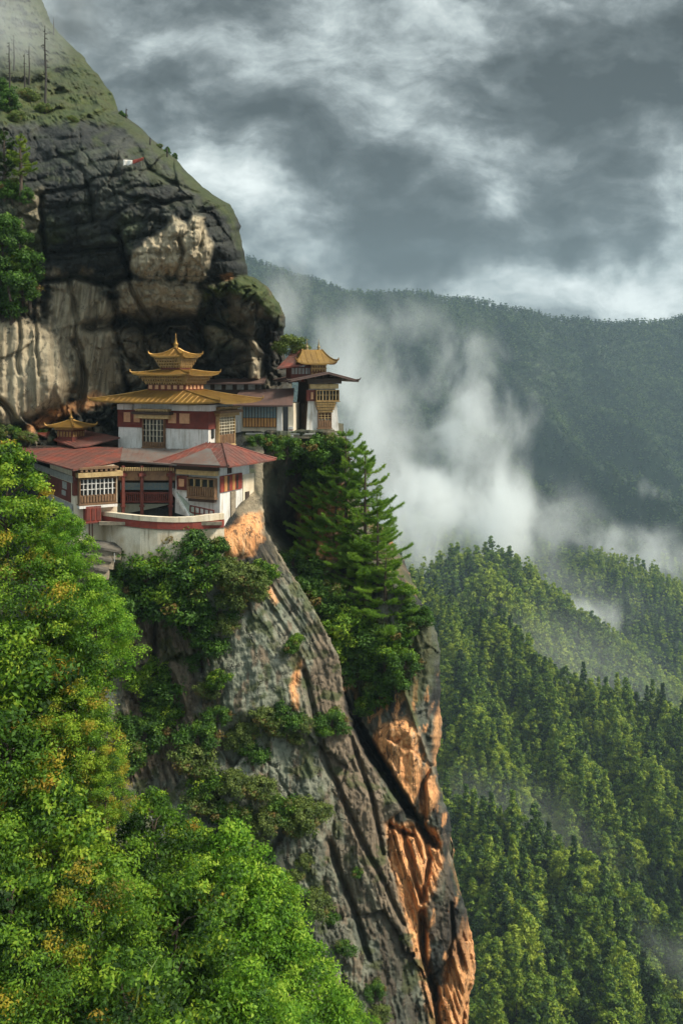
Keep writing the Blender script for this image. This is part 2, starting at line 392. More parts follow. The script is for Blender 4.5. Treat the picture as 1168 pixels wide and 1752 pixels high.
CR_U = [([(-80,520),(40,500),(75,478),(130,472),(190,482),(220,470)], 5, 3.0), ([(205,400),(214,450),(226,500),(250,540),(262,560)], 4, 2.2), ([(345,545),(378,560),(420,580),(440,610)], 6, 3.),
    ([(150,560),(210,545),(260,555),(330,545),(350,590)], 9, 4.), ([(74,335),(70,400),(84,440)], 5, 2.2), ([(90,430),(200,425),(225,470)], 4, 1.6), ([(300,470),(310,440),(305,405)], 3.5, 1.2),
    ([(130,590),(140,640),(133,700)], 6, 3.), ([(190,500),(200,560),(215,640),(225,680)], 4, 1.8), ([(120,480),(128,540),(140,600)], 4, 1.5), ([(60,480),(60,560),(70,640)], 3, 1.0), ([(340,430),(352,380)], 3, .9),
    ([(0,690),(40,740)], 6, 2.), ([(230,250),(260,300),(340,330)], 4, .9), ([(100,260),(150,300),(160,380)], 4, 1.2), ([(200,330),(280,350),(330,340)], 3, .8), ([(410,560),(440,545),(470,560)], 6, 2.4), ([(30,520),(34,640)], 3, .8), ([(455,560),(452,620),(462,660)], 6, 2.5)]
VS_U = [(rs.uniform(-80, 520), rs.uniform(200, 780)) for _ in range(75)]; VD_U = rs.uniform(-1, 1, (75, 3))
def depth_up(px, py):
    D = f_up(px, py)
    wx = px+(fbm(px/44, py/44, 3, 2)-.5)*40; wy = py+(fbm(px/44+9, py/44, 4, 2)-.5)*40
    d1, d2, idx = voronoi(wx*1.15, wy*.9, [(a*1.15, b*.9) for a, b in VS_U])
    cx = np.array(VS_U)[:, 0][idx]; cy_ = np.array(VS_U)[:, 1][idx]
    fac = VD_U[idx, 2]*.9+(px-cx)*VD_U[idx, 0]*.022+(py-cy_)*VD_U[idx, 1]*.022
    rocky = sstep(200, 240, py)
    slabs = np.maximum.reduce([soft(px, py, q, 14, 18, 8) for q in (T2, T3, T4)])
    low = sstep(440, 500, py)*(1-.85*slabs)
    grassy = 1-rocky; rocky = rocky*(1-.35*slabs)
    D += rocky*(fac*(.40+.8*low) + (1-.8*slabs)*(np.exp(-((d2-d1)/4.)**2))*(.35+.7*low))
    D += rocky*(1-.8*slabs)*((fbm(px/28, py/28, 8, 6)-.5)*(1.7+1.1*low) + (fbm(px/9, py/9, 12, 4, ridged=True)-.5)*.7)
    bed = (py+.22*px+26*fbm(px/60, py/60, 13, 3))/30.; D += rocky*(1-.85*slabs)*(np.abs((bed % 1)-.5)*2)**3*.9*(.3+fbm(px/50, py/20, 14, 3))
    D += rocky*np.maximum(0, fbm(wx/17, wy/30, 15, 5, ridged=True)-.62)*7.*low
    D += grassy*(fbm(px/25, py/16, 9, 5)-.5)*10
    for pts, w, a in CR_U: D += a*crack(wx*.35+px*.65, wy*.35+py*.65, pts, w)
    # projecting weathered faces
    for poly, a, w in ((T1, 1.7, 12), (T2, 1.4, 10), (T3, .7, 14), (T4, 1.2, 16), (MOSS_U, 1.6, 10), (T5, 2.2, 5), (T6, .8, 10)):
        s = sdf(wx*.25+px*.75, wy*.25+py*.75, poly); D -= a*np.sqrt(np.clip((s+3)/(w+3), 0, 1))
    D += sstep(0, 1, soft(px, py, T1, 4, 21, 2))*(fbm(px/7, py/40, 22, 3)-.5)*1.6
    D += soft(px, py, T3, 8, 23, 4)*(fbm((px+.15*py)/15, py/190, 24, 3, ridged=True)-.5)*2.8
    D += soft(px, py, T4, 8, 25, 4)*(fbm(px/13, py/220, 26, 3)-.5)*1.5
    D += soft(px, py, T2, 5, 27, 4)*(fbm(px/14, py/12, 28, 3, ridged=True)-.5)*1.6
    return D, (wx, wy, d2-d1)
def masks_up(px, py, D, ex):
    z = np.zeros_like(px); wx, wy, edge = ex
    tan = np.maximum.reduce([soft(px, py, T1, 4, 41, 5), .9*soft(px, py, T2, 6, 42, 10), .85*soft(px, py, T3, 14, 43, 22), soft(px, py, T4, 12, 44, 14), soft(px, py, T5, 3, 45, 3), .45*soft(px, py, T6, 12, 46, 14), .5*soft(px, py, T7, 8, 47, 8), .4*soft(px, py, T8, 8, 48, 12)])
    tan = np.maximum(tan, .38*sstep(.52, .66, fbm(px/60, py/60, 51, 4))*sstep(460, 520, py))
    wl = sstep(.58, .72, vnoise(px/4.2, py/200, 61))*soft(px, py, [(22,530),(84,470),(74,560),(66,650),(30,650)], 8, 62, 8)
    tan = np.maximum(tan, wl)
    tan *= 1-.75*crack(wx*.35+px*.65, wy*.35+py*.65, CR_U[0][0], 6)
    orange = .75*soft(px, py, [(35,735),(110,695),(170,672),(195,690),(120,710),(60,738)], 6, 65, 9)
    orange = np.maximum(orange, .6*soft(px, py, [(376,470),(398,468),(400,478),(378,480)], 3, 66, 2))
    moss = np.maximum.reduce([soft(px, py, MOSS_U, 7, 71, 12), .75*soft(px, py, MOSS_S, 7, 72, 10), soft(px, py, GRASS_U, 10, 73, 12), .8*(1-sstep(150, 215, py)), .6*soft(px, py, [(30,398),(100,396),(115,412),(60,430),(25,420)], 6, 74, 8)])
    moss = np.maximum(moss, .5*sstep(.56, .7, fbm(px/30, py/22, 75, 5))*sstep(420, 250, py))
    brown = .7*soft(px, py, [(430,480),(470,490),(492,530),(480,550),(455,500)], 6, 81, 8)
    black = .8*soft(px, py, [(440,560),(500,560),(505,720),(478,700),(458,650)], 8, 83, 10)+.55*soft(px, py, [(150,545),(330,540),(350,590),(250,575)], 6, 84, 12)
    grey = .12*sstep(.5, .7, fbm(px/50, py/50, 85, 4))
    grey = np.maximum(grey, .18*soft(px, py, [(120,215),(300,260),(380,400),(150,400)], 30, 86, 40)*sstep(.45, .65, fbm(px/18, py/30, 87, 4)))
    return dict(tan=tan, orange=orange, moss=moss, brown=brown, black=black, grey=grey)
SIL_UP = [(58,-60),(70,0),(98,55),(140,95),(172,132),(198,172),(203,190),(232,212),(262,240),(292,264),(345,320),(395,350),(410,385),(416,420),(425,472),(436,474),(456,490),(478,518),(488,545),(484,575),(484,600),(500,640),(505,775)]
cliff_up, at_up = relief('cliff', -80, SIL_UP, -60, 776, 2.0, depth_up, masks_up, None, 34, 9)

# ---- lower cliff: the buttress under the temple, the gully with the pines, the orange pillar
EDGE = [(452,735),(448,860),(454,905),(485,960),(540,1046),(578,1120),(592,1200),(622,1262),(652,1312),(696,1380),(664,1402),(662,1460),(690,1560),(722,1640),(748,1760),(752,1810)]
RIGHT = EDGE+[(1000,1810),(1000,735)]
f_L = rbf([(-80,738,109),(0,738,110),(100,738,113),(200,738,115),(330,738,116),(405,738,112),(450,738,111),(-80,800,103),(0,800,103),(200,800,102.5),(330,800,101),(400,790,104),(448,775,106),(440,810,101),(120,900,97),(250,880,96),(-80,950,97),(100,960,93),(200,965,92.5),(300,935,92.6),(380,930,92.6),(420,900,94),(445,860,96.5),(450,905,95),(480,960,95),
    (300,1000,91.5),(400,1000,92),(300,1100,93),(240,1200,92.5),(450,1100,92.5),(520,1080,94.5),(500,1200,92.5),(560,1160,95.5),(585,1190,96),(550,1300,93.5),(620,1290,96),(300,1300,91),(450,1400,90.5),(560,1400,92),(640,1400,94),(600,1500,92),(680,1600,93),
    (650,1700,91.5),(400,1700,87),(560,1750,89),(735,1750,93.5),(0,1200,90),(0,1750,82),(200,1500,87)], .4)
f_R = rbf([(460,738,110.4),(520,738,110.4),(588,738,111.6),(470,775,110.6),(540,775,110.8),(470,830,112.5),(520,800,116),(500,900,115),(545,850,113),(480,930,110),(600,900,112),(560,1000,106),(620,1000,106),(640,1060,104.5),(650,1150,103),(610,1200,104),(700,1040,104),(700,1100,102),(740,1080,103),(745,1150,102),(700,1250,99),
    (740,1300,99.5),(660,1290,100.5),(700,1400,97),(750,1400,98.5),(750,1480,98),(720,1550,96),(700,1500,96),(780,1600,97.5),(730,1740,95),(800,1740,97),(460,1000,108),(520,1100,107)], .4)
O1 = [(632,1275),(655,1240),(692,1228),(716,1255),(722,1300),(716,1350),(704,1385),(680,1360),(655,1310)]
O2 = [(660,1408),(705,1410),(748,1420),(756,1470),(742,1520),(722,1570),(724,1640),(752,1760),(738,1760),(700,1600),(672,1490)]
O3 = [(752,1690),(768,1630),(800,1570),(818,1600),(818,1660),(806,1810),(750,1810)]
O4 = [(725,1330),(752,1345),(750,1370),(730,1400),(718,1390)]
O5 = [(362,940),(388,908),(424,880),(446,880),(452,920),(430,948),(395,955)]
O6 = [(498,1210),(496,1170),(512,1120),(520,1128),(508,1180),(512,1215)]
O7 = [(738,1260),(752,1200),(757,1240),(752,1300),(744,1310)]
O8 = [(560,830),(596,830),(596,960),(512,960),(512,830)]
O9 = [(448,985),(462,1000),(478,1030),(470,1035),(450,1010)]
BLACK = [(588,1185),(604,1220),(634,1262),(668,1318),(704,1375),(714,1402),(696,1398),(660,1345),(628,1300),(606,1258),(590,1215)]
RIBBON = [(470,770),(455,805),(446,850),(458,912),(500,985),(545,1052),(578,1118),(590,1180)]
ROPE = [(684,1160),(704,1220),(724,1275),(742,1325),(756,1350)]
CRL = [([(712,1400),(745,1445)], 6, 3.), ([(725,1400),(722,1345),(735,1310)], 5, 2.5), ([(664,1410),(684,1420),(706,1430)], 4, 2.), ([(690,1420),(705,1480),(720,1545)], 3.5, 1.8), ([(722,1420),(736,1470),(724,1540)], 4, 2.2),
    ([(722,1560),(724,1640),(744,1700),(750,1800)], 5, 3.), ([(770,1545),(775,1600),(760,1680)], 3, 1.2), ([(800,1570),(806,1660),(790,1760)], 3.5, 1.4), ([(262,1040),(262,1130),(250,1200)], 5, 2.), ([(340,1000),(330,1080),(345,1150)], 5, 1.5),
    ([(520,1150),(540,1230),(560,1310),(600,1400),(640,1480),(690,1580)], 4, 1.3), ([(600,1260),(640,1380),(655,1460)], 3.5, 1.3), ([(560,1440),(600,1540),(630,1640)], 5, 1.6), ([(700,1035),(690,1100),(684,1160)], 5, 1.5), ([(520,760),(522,960)], 3.5, 2.2), ([(475,900),(500,930),(520,965)], 10, 3.)]
VS_L = [(rs.uniform(-80, 830), rs.uniform(740, 1800)) for _ in range(85)]; VD_L = rs.uniform(-1, 1, (85, 3))
def depth_lo(px, py):
    wx = px+(fbm(px/36, py/50, 103, 4)-.5)*30; wy = py+(fbm(px/36+9, py/50, 104, 4)-.5)*40
    right = inside(px+(fbm(px/9, py/9, 107, 3)-.5)*5, py, RIGHT)
    se = np.where(right, 1, -1)*seg_dist(px, py, EDGE)[0]
    D = f_L(px, py)
    lip = 1.6*np.exp(-np.clip(-se, 0, 99)/14.)                                # the buttress rolls over at its edge
    D = np.where(right, f_R(px, py), D+lip*sstep(1180, 900, py)*0+lip*.6)
    d1, d2, idx = voronoi(wx*1.25, wy*.72, [(a*1.25, b*.72) for a, b in VS_L])
    cx = np.array(VS_L)[:, 0][idx]; cy_ = np.array(VS_L)[:, 1][idx]
    fac = VD_L[idx, 2]*.7+(px-cx)*VD_L[idx, 0]*.022+(py-cy_)*VD_L[idx, 1]*.012
    k = sstep(930, 980, py)+right*1.; k = np.clip(k, 0, 1)
    smooth = soft(px, py, [(390,1035),(505,1055),(505,1205),(392,1235)], 12, 110, 6)
    al_e = seg_dist(px, py, EDGE)[1]; near_e = (1-right)*sstep(150, 40, -se)*sstep(900, 1000, py)
    D += near_e*((fbm(-se/17, al_e*7, 122, 4, ridged=True)-.5)*(.1+1.5*fbm(px/70, py/70, 124, 2))+(fbm(-se/5, al_e*14, 123, 3)-.5)*.4)
    D += k*(1-.75*smooth)*(fac*.7+np.exp(-((d2-d1)/5.)**2)*.3)
    D += k*(1-.5*smooth)*((fbm(px/26, py/48, 108, 6)-.5)*(1.9-.9*near_e)+(fbm(px/6, py/14, 112, 4, ridged=True)-.5)*.42)
    D += smooth*np.sin((py*.95+px*.3+8*fbm(px/30, py/30, 113, 3))/2.3)*.035
    flut = (fbm((px-.32*py)/11, py/300+px/80, 114, 4, ridged=True)-.5)+.5*(fbm((px-.32*py)/4.5, py/200, 121, 2)-.5)
    wf = np.maximum.reduce([soft(px, py, O2, 8, 115, 3), soft(px, py, O3, 8, 116, 3), .6*soft(px, py, [(210,1050),(380,1050),(340,1340),(200,1340)], 20, 118, 10)])
    D += wf*flut*2.2
    for pts, w, a in CRL: D += a*crack(wx*.2+px*.8, wy*.2+py*.8, pts, w)
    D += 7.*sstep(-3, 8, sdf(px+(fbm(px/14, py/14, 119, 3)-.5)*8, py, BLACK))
    D -= .8*crack(px, py, ROPE, 3.2)
    rb, al = seg_dist(px, py, RIBBON); D -= .6*np.exp(-(rb/9.)**2)
    for poly, a, w in ((O1, 1.0, 14), (O5, .5, 20), (O4, 1., 8), (O8, .8, 16)):
        s = sdf(px, py, poly); D -= a*np.sqrt(np.clip(s/w, 0, 1))
    # the gallery ledge that carries the tower
    return D, (wx, wy, right, rb, -se, al_e, near_e)
def masks_lo(px, py, D, ex):
    wx, wy, right, rb, de, al_e, near_e = ex
    O = [(O1, 1, 6, 8), (O2, 1, 6, 5), (O3, 1, 7, 8), (O4, .9, 5, 4), (O5, .95, 6, 9), (O6, 1, 4, 4), (O7, .8, 5, 6), (O8, .65, 8, 10), (O9, .9, 4, 3)]
    orange = np.maximum.reduce([a*soft(px, py, p, w, 131+i, am) for i, (p, a, w, am) in enumerate(O)])
    orange = np.maximum(orange, .8*sstep(.60, .72, fbm(px/10, py/26+px/40, 141, 4))*right*sstep(1100, 1200, py))
    grey = np.maximum((1-right)*sstep(950, 1010, py)*(.45+.5*sstep(.42, .6, fbm(px/50, py/70, 142, 4))), soft(px, py, [(385,1030),(520,1055),(510,1210),(500,1330),(380,1330)], 14, 143, 12))
    grey = np.maximum(grey, right*.4*sstep(.4, .62, fbm(px/22, py/40, 144, 4)))
    brown = np.maximum.reduce([.85*soft(px, py, [(205,1080),(265,1050),(330,1090),(345,1260),(330,1320),(210,1345)], 16, 145, 16), .9*soft(px, py, [(540,1060),(585,1130),(592,1200),(650,1320),(662,1460),(715,1650),(700,1660),(600,1450),(555,1300),(530,1150)], 8, 146, 8), .6*soft(px, py, [(530,1380),(600,1450),(640,1600),(600,1560)], 14, 147, 14), .5*right*sstep(.5, .66, fbm(px/16, py/50, 148, 4))])
    brown = np.maximum(brown, .8*sstep(.62, .7, fbm(px/14, py/40, 149, 4))*(1-right)*sstep(960, 1000, py))
    tan = np.maximum.reduce([.9*np.exp(-(rb/8.)**2)*sstep(.3, .6, fbm(px/12, py/30, 150, 3)), .55*crack(px, py, ROPE, 3.5), .8*soft(px, py, [(404,875),(436,830),(448,880),(452,915),(425,905)], 6, 151, 5), .5*soft(px, py, [(440,770),(470,770),(446,850),(436,830)], 5, 152, 4), .7*soft(px, py, [(714,1440),(742,1450),(730,1530),(718,1570),(728,1490)], 4, 153, 4)])
    tan = np.maximum(tan, .7*sstep(.6, .7, vnoise(px/5+py/50, py/160, 154))*soft(px, py, [(545,1200),(600,1220),(660,1400),(690,1560),(640,1500),(570,1340)], 10, 155, 6))
    tan = np.maximum(tan, .75*near_e*sstep(.56, .68, fbm(de/7, al_e*7, 171, 3))); brown = np.maximum(brown, .5*near_e*sstep(.48, .64, fbm(de/18, al_e*5, 172, 3)))
    black = np.maximum.reduce([soft(px, py, BLACK, 4, 156, 3), .45*soft(px, py, [(470,800),(512,780),(520,965),(480,955),(455,900)], 10, 157, 10), .9*soft(px, py, [(708,1395),(722,1410),(750,1448),(738,1452),(712,1420)], 3, 158, 3), .55*soft(px, py, [(640,1560),(690,1600),(740,1752),(640,1810)], 20, 159, 14)])  # the BLACK patch deepens the crevice's shade by colour
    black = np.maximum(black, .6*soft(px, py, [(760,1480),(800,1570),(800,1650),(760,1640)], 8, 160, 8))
    moss = np.maximum.reduce([.9*soft(px, py, [(470,742),(590,740),(600,800),(500,770),(420,765),(420,745)], 8, 161, 8), .75*soft(px, py, [(690,1020),(740,1050),(752,1120),(720,1200),(680,1200)], 12, 162, 16), .8*crack(px, py, [(684,1100),(690,1170),(712,1240)], 5), .85*soft(px, py, [(480,935),(560,960),(640,1050),(690,1090),(660,1190),(610,1200),(580,1110)], 8, 163, 8)])
    moss = np.maximum(moss, .75*sstep(.57, .68, fbm(px/24, py/22, 164, 5))*(1-right)*sstep(940, 980, py))
    return dict(tan=tan, orange=orange, moss=moss, brown=brown, black=black, grey=grey)
SIL_LO = [(588,738),(602,800),(612,900),(645,960),(692,1000),(714,1020),(738,1050),(747,1085),(753,1130),(754,1200),(756,1260),(745,1300),(748,1350),(758,1370),(771,1400),(772,1440),(765,1470),(778,1505),(800,1560),(806,1600),(813,1650),(806,1700),(800,1752),(800,1810)]
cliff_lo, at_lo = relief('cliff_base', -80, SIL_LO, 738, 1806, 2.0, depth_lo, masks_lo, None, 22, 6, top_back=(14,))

# ------------------------------------------------------------------ valley and mountains: one sheet of ground
def line3(pts): return [P(x, y, Y) for x, y, Y in pts]
RIDGES = [  # polyline, slope towards the viewer, slope on the far side
    (line3([(100,470,2550),(300,440,2520),(420,440,2500),(505,466,2480),(600,496,2470),(700,509,2460),(800,513,2450),(862,536,2450),(905,545,2460),(1000,551,2500),(1100,554,2540),(1168,545,2560),(1400,520,2600),(1900,500,2700)]), 1.02, .6),
    (line3([(700,509,2440),(730,620,2250),(800,720,2050),(880,800,1900)]), .92, .92), (line3([(862,536,2440),(905,640,2230),(965,720,2080),(1060,800,1950),(1168,900,1800)]), .95, .92),
    (line3([(1000,551,2480),(1060,640,2300),(1140,740,2150),(1250,840,2000)]), .92, .92), (line3([(1168,545,2540),(1230,650,2350),(1330,760,2150)]), .92, .92), (line3([(600,496,2450),(600,640,2200),(640,760,2000)]), .92, .92),
    (line3([(760,660,1900),(835,690,1800),(870,715,1740),(930,765,1660),(1010,830,1560),(1090,900,1480),(1168,960,1420),(1300,1040,1350)]), .95, .9),
    (line3([(700,900,1300),(800,930,1260),(880,945,1240),(960,953,1220),(1000,962,1210),(1060,978,1190),(1110,1000,1170),(1168,1034,1150),(1300,1110,1120)]), .82, .8),
    (line3([(600,1000,980),(700,1010,960),(790,966,930),(850,968,920),(905,1000,900),(950,1042,880),(1000,1100,860),(1060,1170,840),(1120,1240,820)]), .85, .8),
    (line3([(850,1010,780),(900,1080,760),(960,1150,740),(1010,1210,720)]), .85, .8),
    (line3([(400,980,660),(600,1000,640),(700,1025,620),(745,1050,605),(800,1080,595),(850,1112,585),(920,1158,575),(1000,1206,565),(1080,1236,560),(1168,1250,560),(1350,1290,560)]), 1.2, .95),
    (line3([(770,1060,600),(795,1190,530),(815,1330,465)]), 1.2, 1.2), (line3([(885,1138,580),(940,1260,515),(985,1400,455)]), 1.2, 1.2), (line3([(1015,1212,563),(1085,1330,500),(1150,1470,445)]), 1.2, 1.2), (line3([(1140,1246,560),(1220,1370,500),(1300,1500,440)]), 1.2, 1.2),
    (line3([(600,1330,430),(700,1390,420),(770,1430,412),(850,1452,405),(930,1492,398),(1000,1542,390),(1080,1600,385),(1168,1665,380),(1350,1760,370)]), 1.05, 1.4),
    (line3([(820,1446,408),(850,1560,350),(880,1690,310),(900,1800,285)]), 1.1, 1.1), (line3([(960,1512,394),(1010,1640,340),(1050,1800,298)]), 1.1, 1.1), (line3([(1090,1606,385),(1150,1720,345),(1200,1830,315)]), 1.1, 1.1),
    # the near slope that carries the foreground trees, and the slope the cliff stands on
    ([Vector(p) for p in ((-90,46,10),(-40,50,-16),(-20,52,-24),(-8,50,-36),(2,50,-47),(16,52,-66),(40,60,-95))], .75, .95),
    ([Vector(p) for p in ((-160,150,10),(-70,140,-30),(-20,118,-66),(0,110,-80),(14,104,-90),(26,110,-120))], 1.2, 1.35), ([Vector(p) for p in ((-320,260,60),(-180,230,-20),(-100,250,-100),(-80,420,-150),(-40,640,-160))], 1.3, 1.3)]
def ground_z(X, Yv, detail=True):
    h = np.full(X.shape, -420.)
    wx = X+(fbm(X/120, Yv/120, 201, 4)-.5)*34*np.clip(Yv/900, .05, 1.5); wy = Yv+(fbm(X/120+7, Yv/120, 202, 4)-.5)*34*np.clip(Yv/900, .05, 1.3)
    for pts, sn, sf in RIDGES:
        best = np.full(X.shape, -1e9)
        for i in range(len(pts)-1):
            a, b = pts[i], pts[i+1]; dx, dy = b.x-a.x, b.y-a.y; L = dx*dx+dy*dy
            t = np.clip(((wx-a.x)*dx+(wy-a.y)*dy)/L, 0, 1); ex = wx-a.x-t*dx; ey = wy-a.y-t*dy
            d = np.hypot(ex, ey); z = a.z+(b.z-a.z)*t-d*np.where(ey < 0, sn, sf)
            best = np.maximum(best, z)
        h = np.maximum(h, best)
    amp = np.clip(Yv/1000, .06, 1.6)
    if detail: h = h+(fbm(X/90/np.clip(amp, .3, 2), Yv/90/np.clip(amp, .3, 2), 203, 5)-.5)*26*amp
    far = sstep(1350, 1700, Yv)*np.clip((2420-Yv)/260, 0, 1)              # gullies running down the far mountain
    g = fbm((X+.36*Yv)/210, (Yv-.3*X)/1400, 205, 3, gain=.42, ridged=True)
    return h+far*(g-.66)*330
def ground_material():
    m, N, b, _ = new_mat('forest_floor'); v = pos(N)
    n1 = N.noise(v, .02, 6, .6); n2 = N.noise(v, .25, 5, .65)
    c = N.mix(N.rng(n1, .4, .62), (.012, .026, .009), (.024, .044, .012)); c = N.mix(N.rng(n2, .45, .7, 0, .8), c, (.012, .024, .007))
    N.put(b.inputs['Base Color'], c); b.inputs['Roughness'].default_value = .95; bump(N, b, n2, .8, 1.5); return m
def build_ground():
    ys = np.concatenate([np.linspace(-60, 250, 90), np.linspace(256, 1000, 190), np.linspace(1010, 3200, 220), np.linspace(3300, 9000, 20)])
    us = np.linspace(-1, 1, 330); us = np.sign(us)*np.abs(us)**1.25
    Yv = np.repeat(ys[:, None], len(us), 1); half = 160+np.clip(ys, 0, 9e9)*.62
    X = us[None, :]*half[:, None]+(np.clip(ys, 0, 3000)*.08)[:, None]
    Z = ground_z(X, Yv)
    r, c = X.shape; idx = np.arange(r*c).reshape(r, c)
    Fq = np.stack([idx[:-1, :-1], idx[:-1, 1:], idx[1:, 1:], idx[1:, :-1]], -1).reshape(-1, 4)
    o = link('ground', mesh_np('ground', np.stack([X, Yv, Z], -1).reshape(-1, 3), [Fq], [ground_material()], True)); tag(o, kind='structure')
build_ground()
# ------------------------------------------------------------------ building materials
M_WHITE = simple('white_plaster', (.72, .70, .66), (.54, .53, .49), .9, scale=(.9, .9, .6), streak=(.30, .25, .18), bs=5, bstr=.3, lo=.40, hi=.70)
M_CREAM = simple('stained_plaster', (.72, .64, .50), (.58, .48, .33), .9, scale=(.6, .6, .4), streak=(.34, .25, .15), bs=5, bstr=.25)
M_GOLD = simple('gilded_sheet', (.37, .215, .052), (.24, .135, .040), .40, .6, scale=(.9, .9, .9), streak=(.26, .16, .06), bs=4, bstr=.12)
M_GOLDW = simple('gilded_carving', (.38, .24, .085), (.22, .13, .05), .5, .35, scale=(3, 3, 3), bs=12, bstr=.3)
M_RED = simple('red_ochre_band', (.27, .045, .026), (.16, .030, .022), .85, scale=(1.2, 1.2, 1.2), bs=6, bstr=.2)
M_DRED = simple('dark_red_timber', (.15, .032, .020), (.08, .020, .015), .75, scale=(1.5, 1.5, 1.5), bs=8, bstr=.2)
M_ROOF = simple('rusted_red_sheet', (.20, .046, .028), (.105, .046, .036), .66, .1, scale=(.5, .5, .5), streak=(.20, .11, .08), bs=4, bstr=.25, lo=.36, hi=.58)
M_GREYR = simple('grey_sheet', (.165, .155, .14), (.15, .085, .065), .6, .15, scale=(.5, .5, .5), streak=(.22, .10, .065), bs=4, bstr=.12)
M_BROWNR = simple('brown_sheet', (.13, .075, .060), (.085, .055, .048), .6, .1, scale=(.7, .7, .7), bs=4, bstr=.15)
M_WOOD = simple('dark_timber', (.060, .036, .022), (.030, .020, .014), .8, scale=(2, 2, 2), bs=10, bstr=.3)
M_BROWN = simple('brown_timber', (.21, .115, .055), (.12, .066, .034), .75, scale=(2, 2, 2), bs=10, bstr=.3)
M_OCHRE = simple('ochre_beam', (.52, .37, .17), (.36, .24, .10), .75, scale=(2.5, 2.5, 2.5), streak=(.22, .14, .07), bs=10, bstr=.25)
M_TAN = simple('tan_medallion', (.60, .33, .18), (.46, .24, .12), .8, scale=(3, 3, 3), bs=8)
M_LATT = simple('cream_lattice', (.60, .55, .42), (.42, .36, .25), .7, scale=(3, 3, 3), bs=8)
M_GLASS = simple('dark_pane', (.018, .022, .024), (.035, .04, .04), .22, scale=(1, 1, 1), bs=2, bstr=.02)
M_BLUE = simple('blue_painted_frieze', (.12, .20, .24), (.24, .26, .22), .7, scale=(5, 5, 5), bs=12)
M_GREEN = simple('pale_green_plaster', (.40, .44, .36), (.32, .36, .29), .9, scale=(1, 1, 1), streak=(.25, .25, .18))
M_GDOOR = simple('green_door_paint', (.03, .16, .09), (.02, .10, .06), .6)
M_STONE = simple('stone_masonry', (.30, .25, .18), (.17, .14, .10), .95, scale=(2.5, 2.5, 2.5), bs=5, bstr=.6)
M_SLATE = simple('slate_slab', (.12, .105, .085), (.06, .055, .045), .9, scale=(1.5, 1.5, 3), bs=6, bstr=.5)
M_ORNG = simple('orange_timber', (.50, .25, .08), (.34, .15, .05), .75, scale=(3, 3, 1), bs=8)
M_GREYW = simple('weathered_grey_beam', (.36, .37, .35), (.25, .25, .23), .85, scale=(2, 2, 2), bs=8)
M_BRASS = simple('dull_brass', (.32, .25, .12), (.18, .14, .08), .5, .5, scale=(3, 3, 3), bs=8)

M_BAND = simple('shaded_red_band', (.17, .034, .022), (.10, .024, .018), .85, scale=(1.2, 1.2, 1.2), bs=6, bstr=.2)  # band red darkened: the shade on the temple front is in the colour
M_LIME = simple('weathered_limewash', (.70, .63, .50), (.50, .40, .26), .92, scale=(.55, .55, .45), streak=(.20, .15, .09), bs=4, bstr=.35, lo=.38, hi=.66)

class Frame:
    """a building's own axes: x along its front, y to the back, z up; finds the wall point behind a photograph pixel"""
    def __init__(s, px, py, Y, deg):
        s.o = P(px, py, Y); s.a = math.radians(deg); c, n = math.cos(s.a), math.sin(s.a)
        s.ux = Vector((c, n, 0)); s.uy = Vector((-n, c, 0))
    def root(s, name, label, cat, group=None): return empty(name, s.o, s.a, label, cat, group)
    def _hit(s, px, py, n, off):
        d = Vector(((px-CX)/F, 1, (HY-py)/F)); t = (s.o.dot(n)+off)/d.dot(n); q = d*t-s.o
        return q.dot(s.ux), q.dot(s.uy), q.z
    def fr(s, px, py, y=0.):            # on the plane local y
        q = s._hit(px, py, s.uy, y); return q[0], q[2]
    def sd(s, px, py, x=0.):            # on the plane local x
        q = s._hit(px, py, s.ux, x); return q[1], q[2]

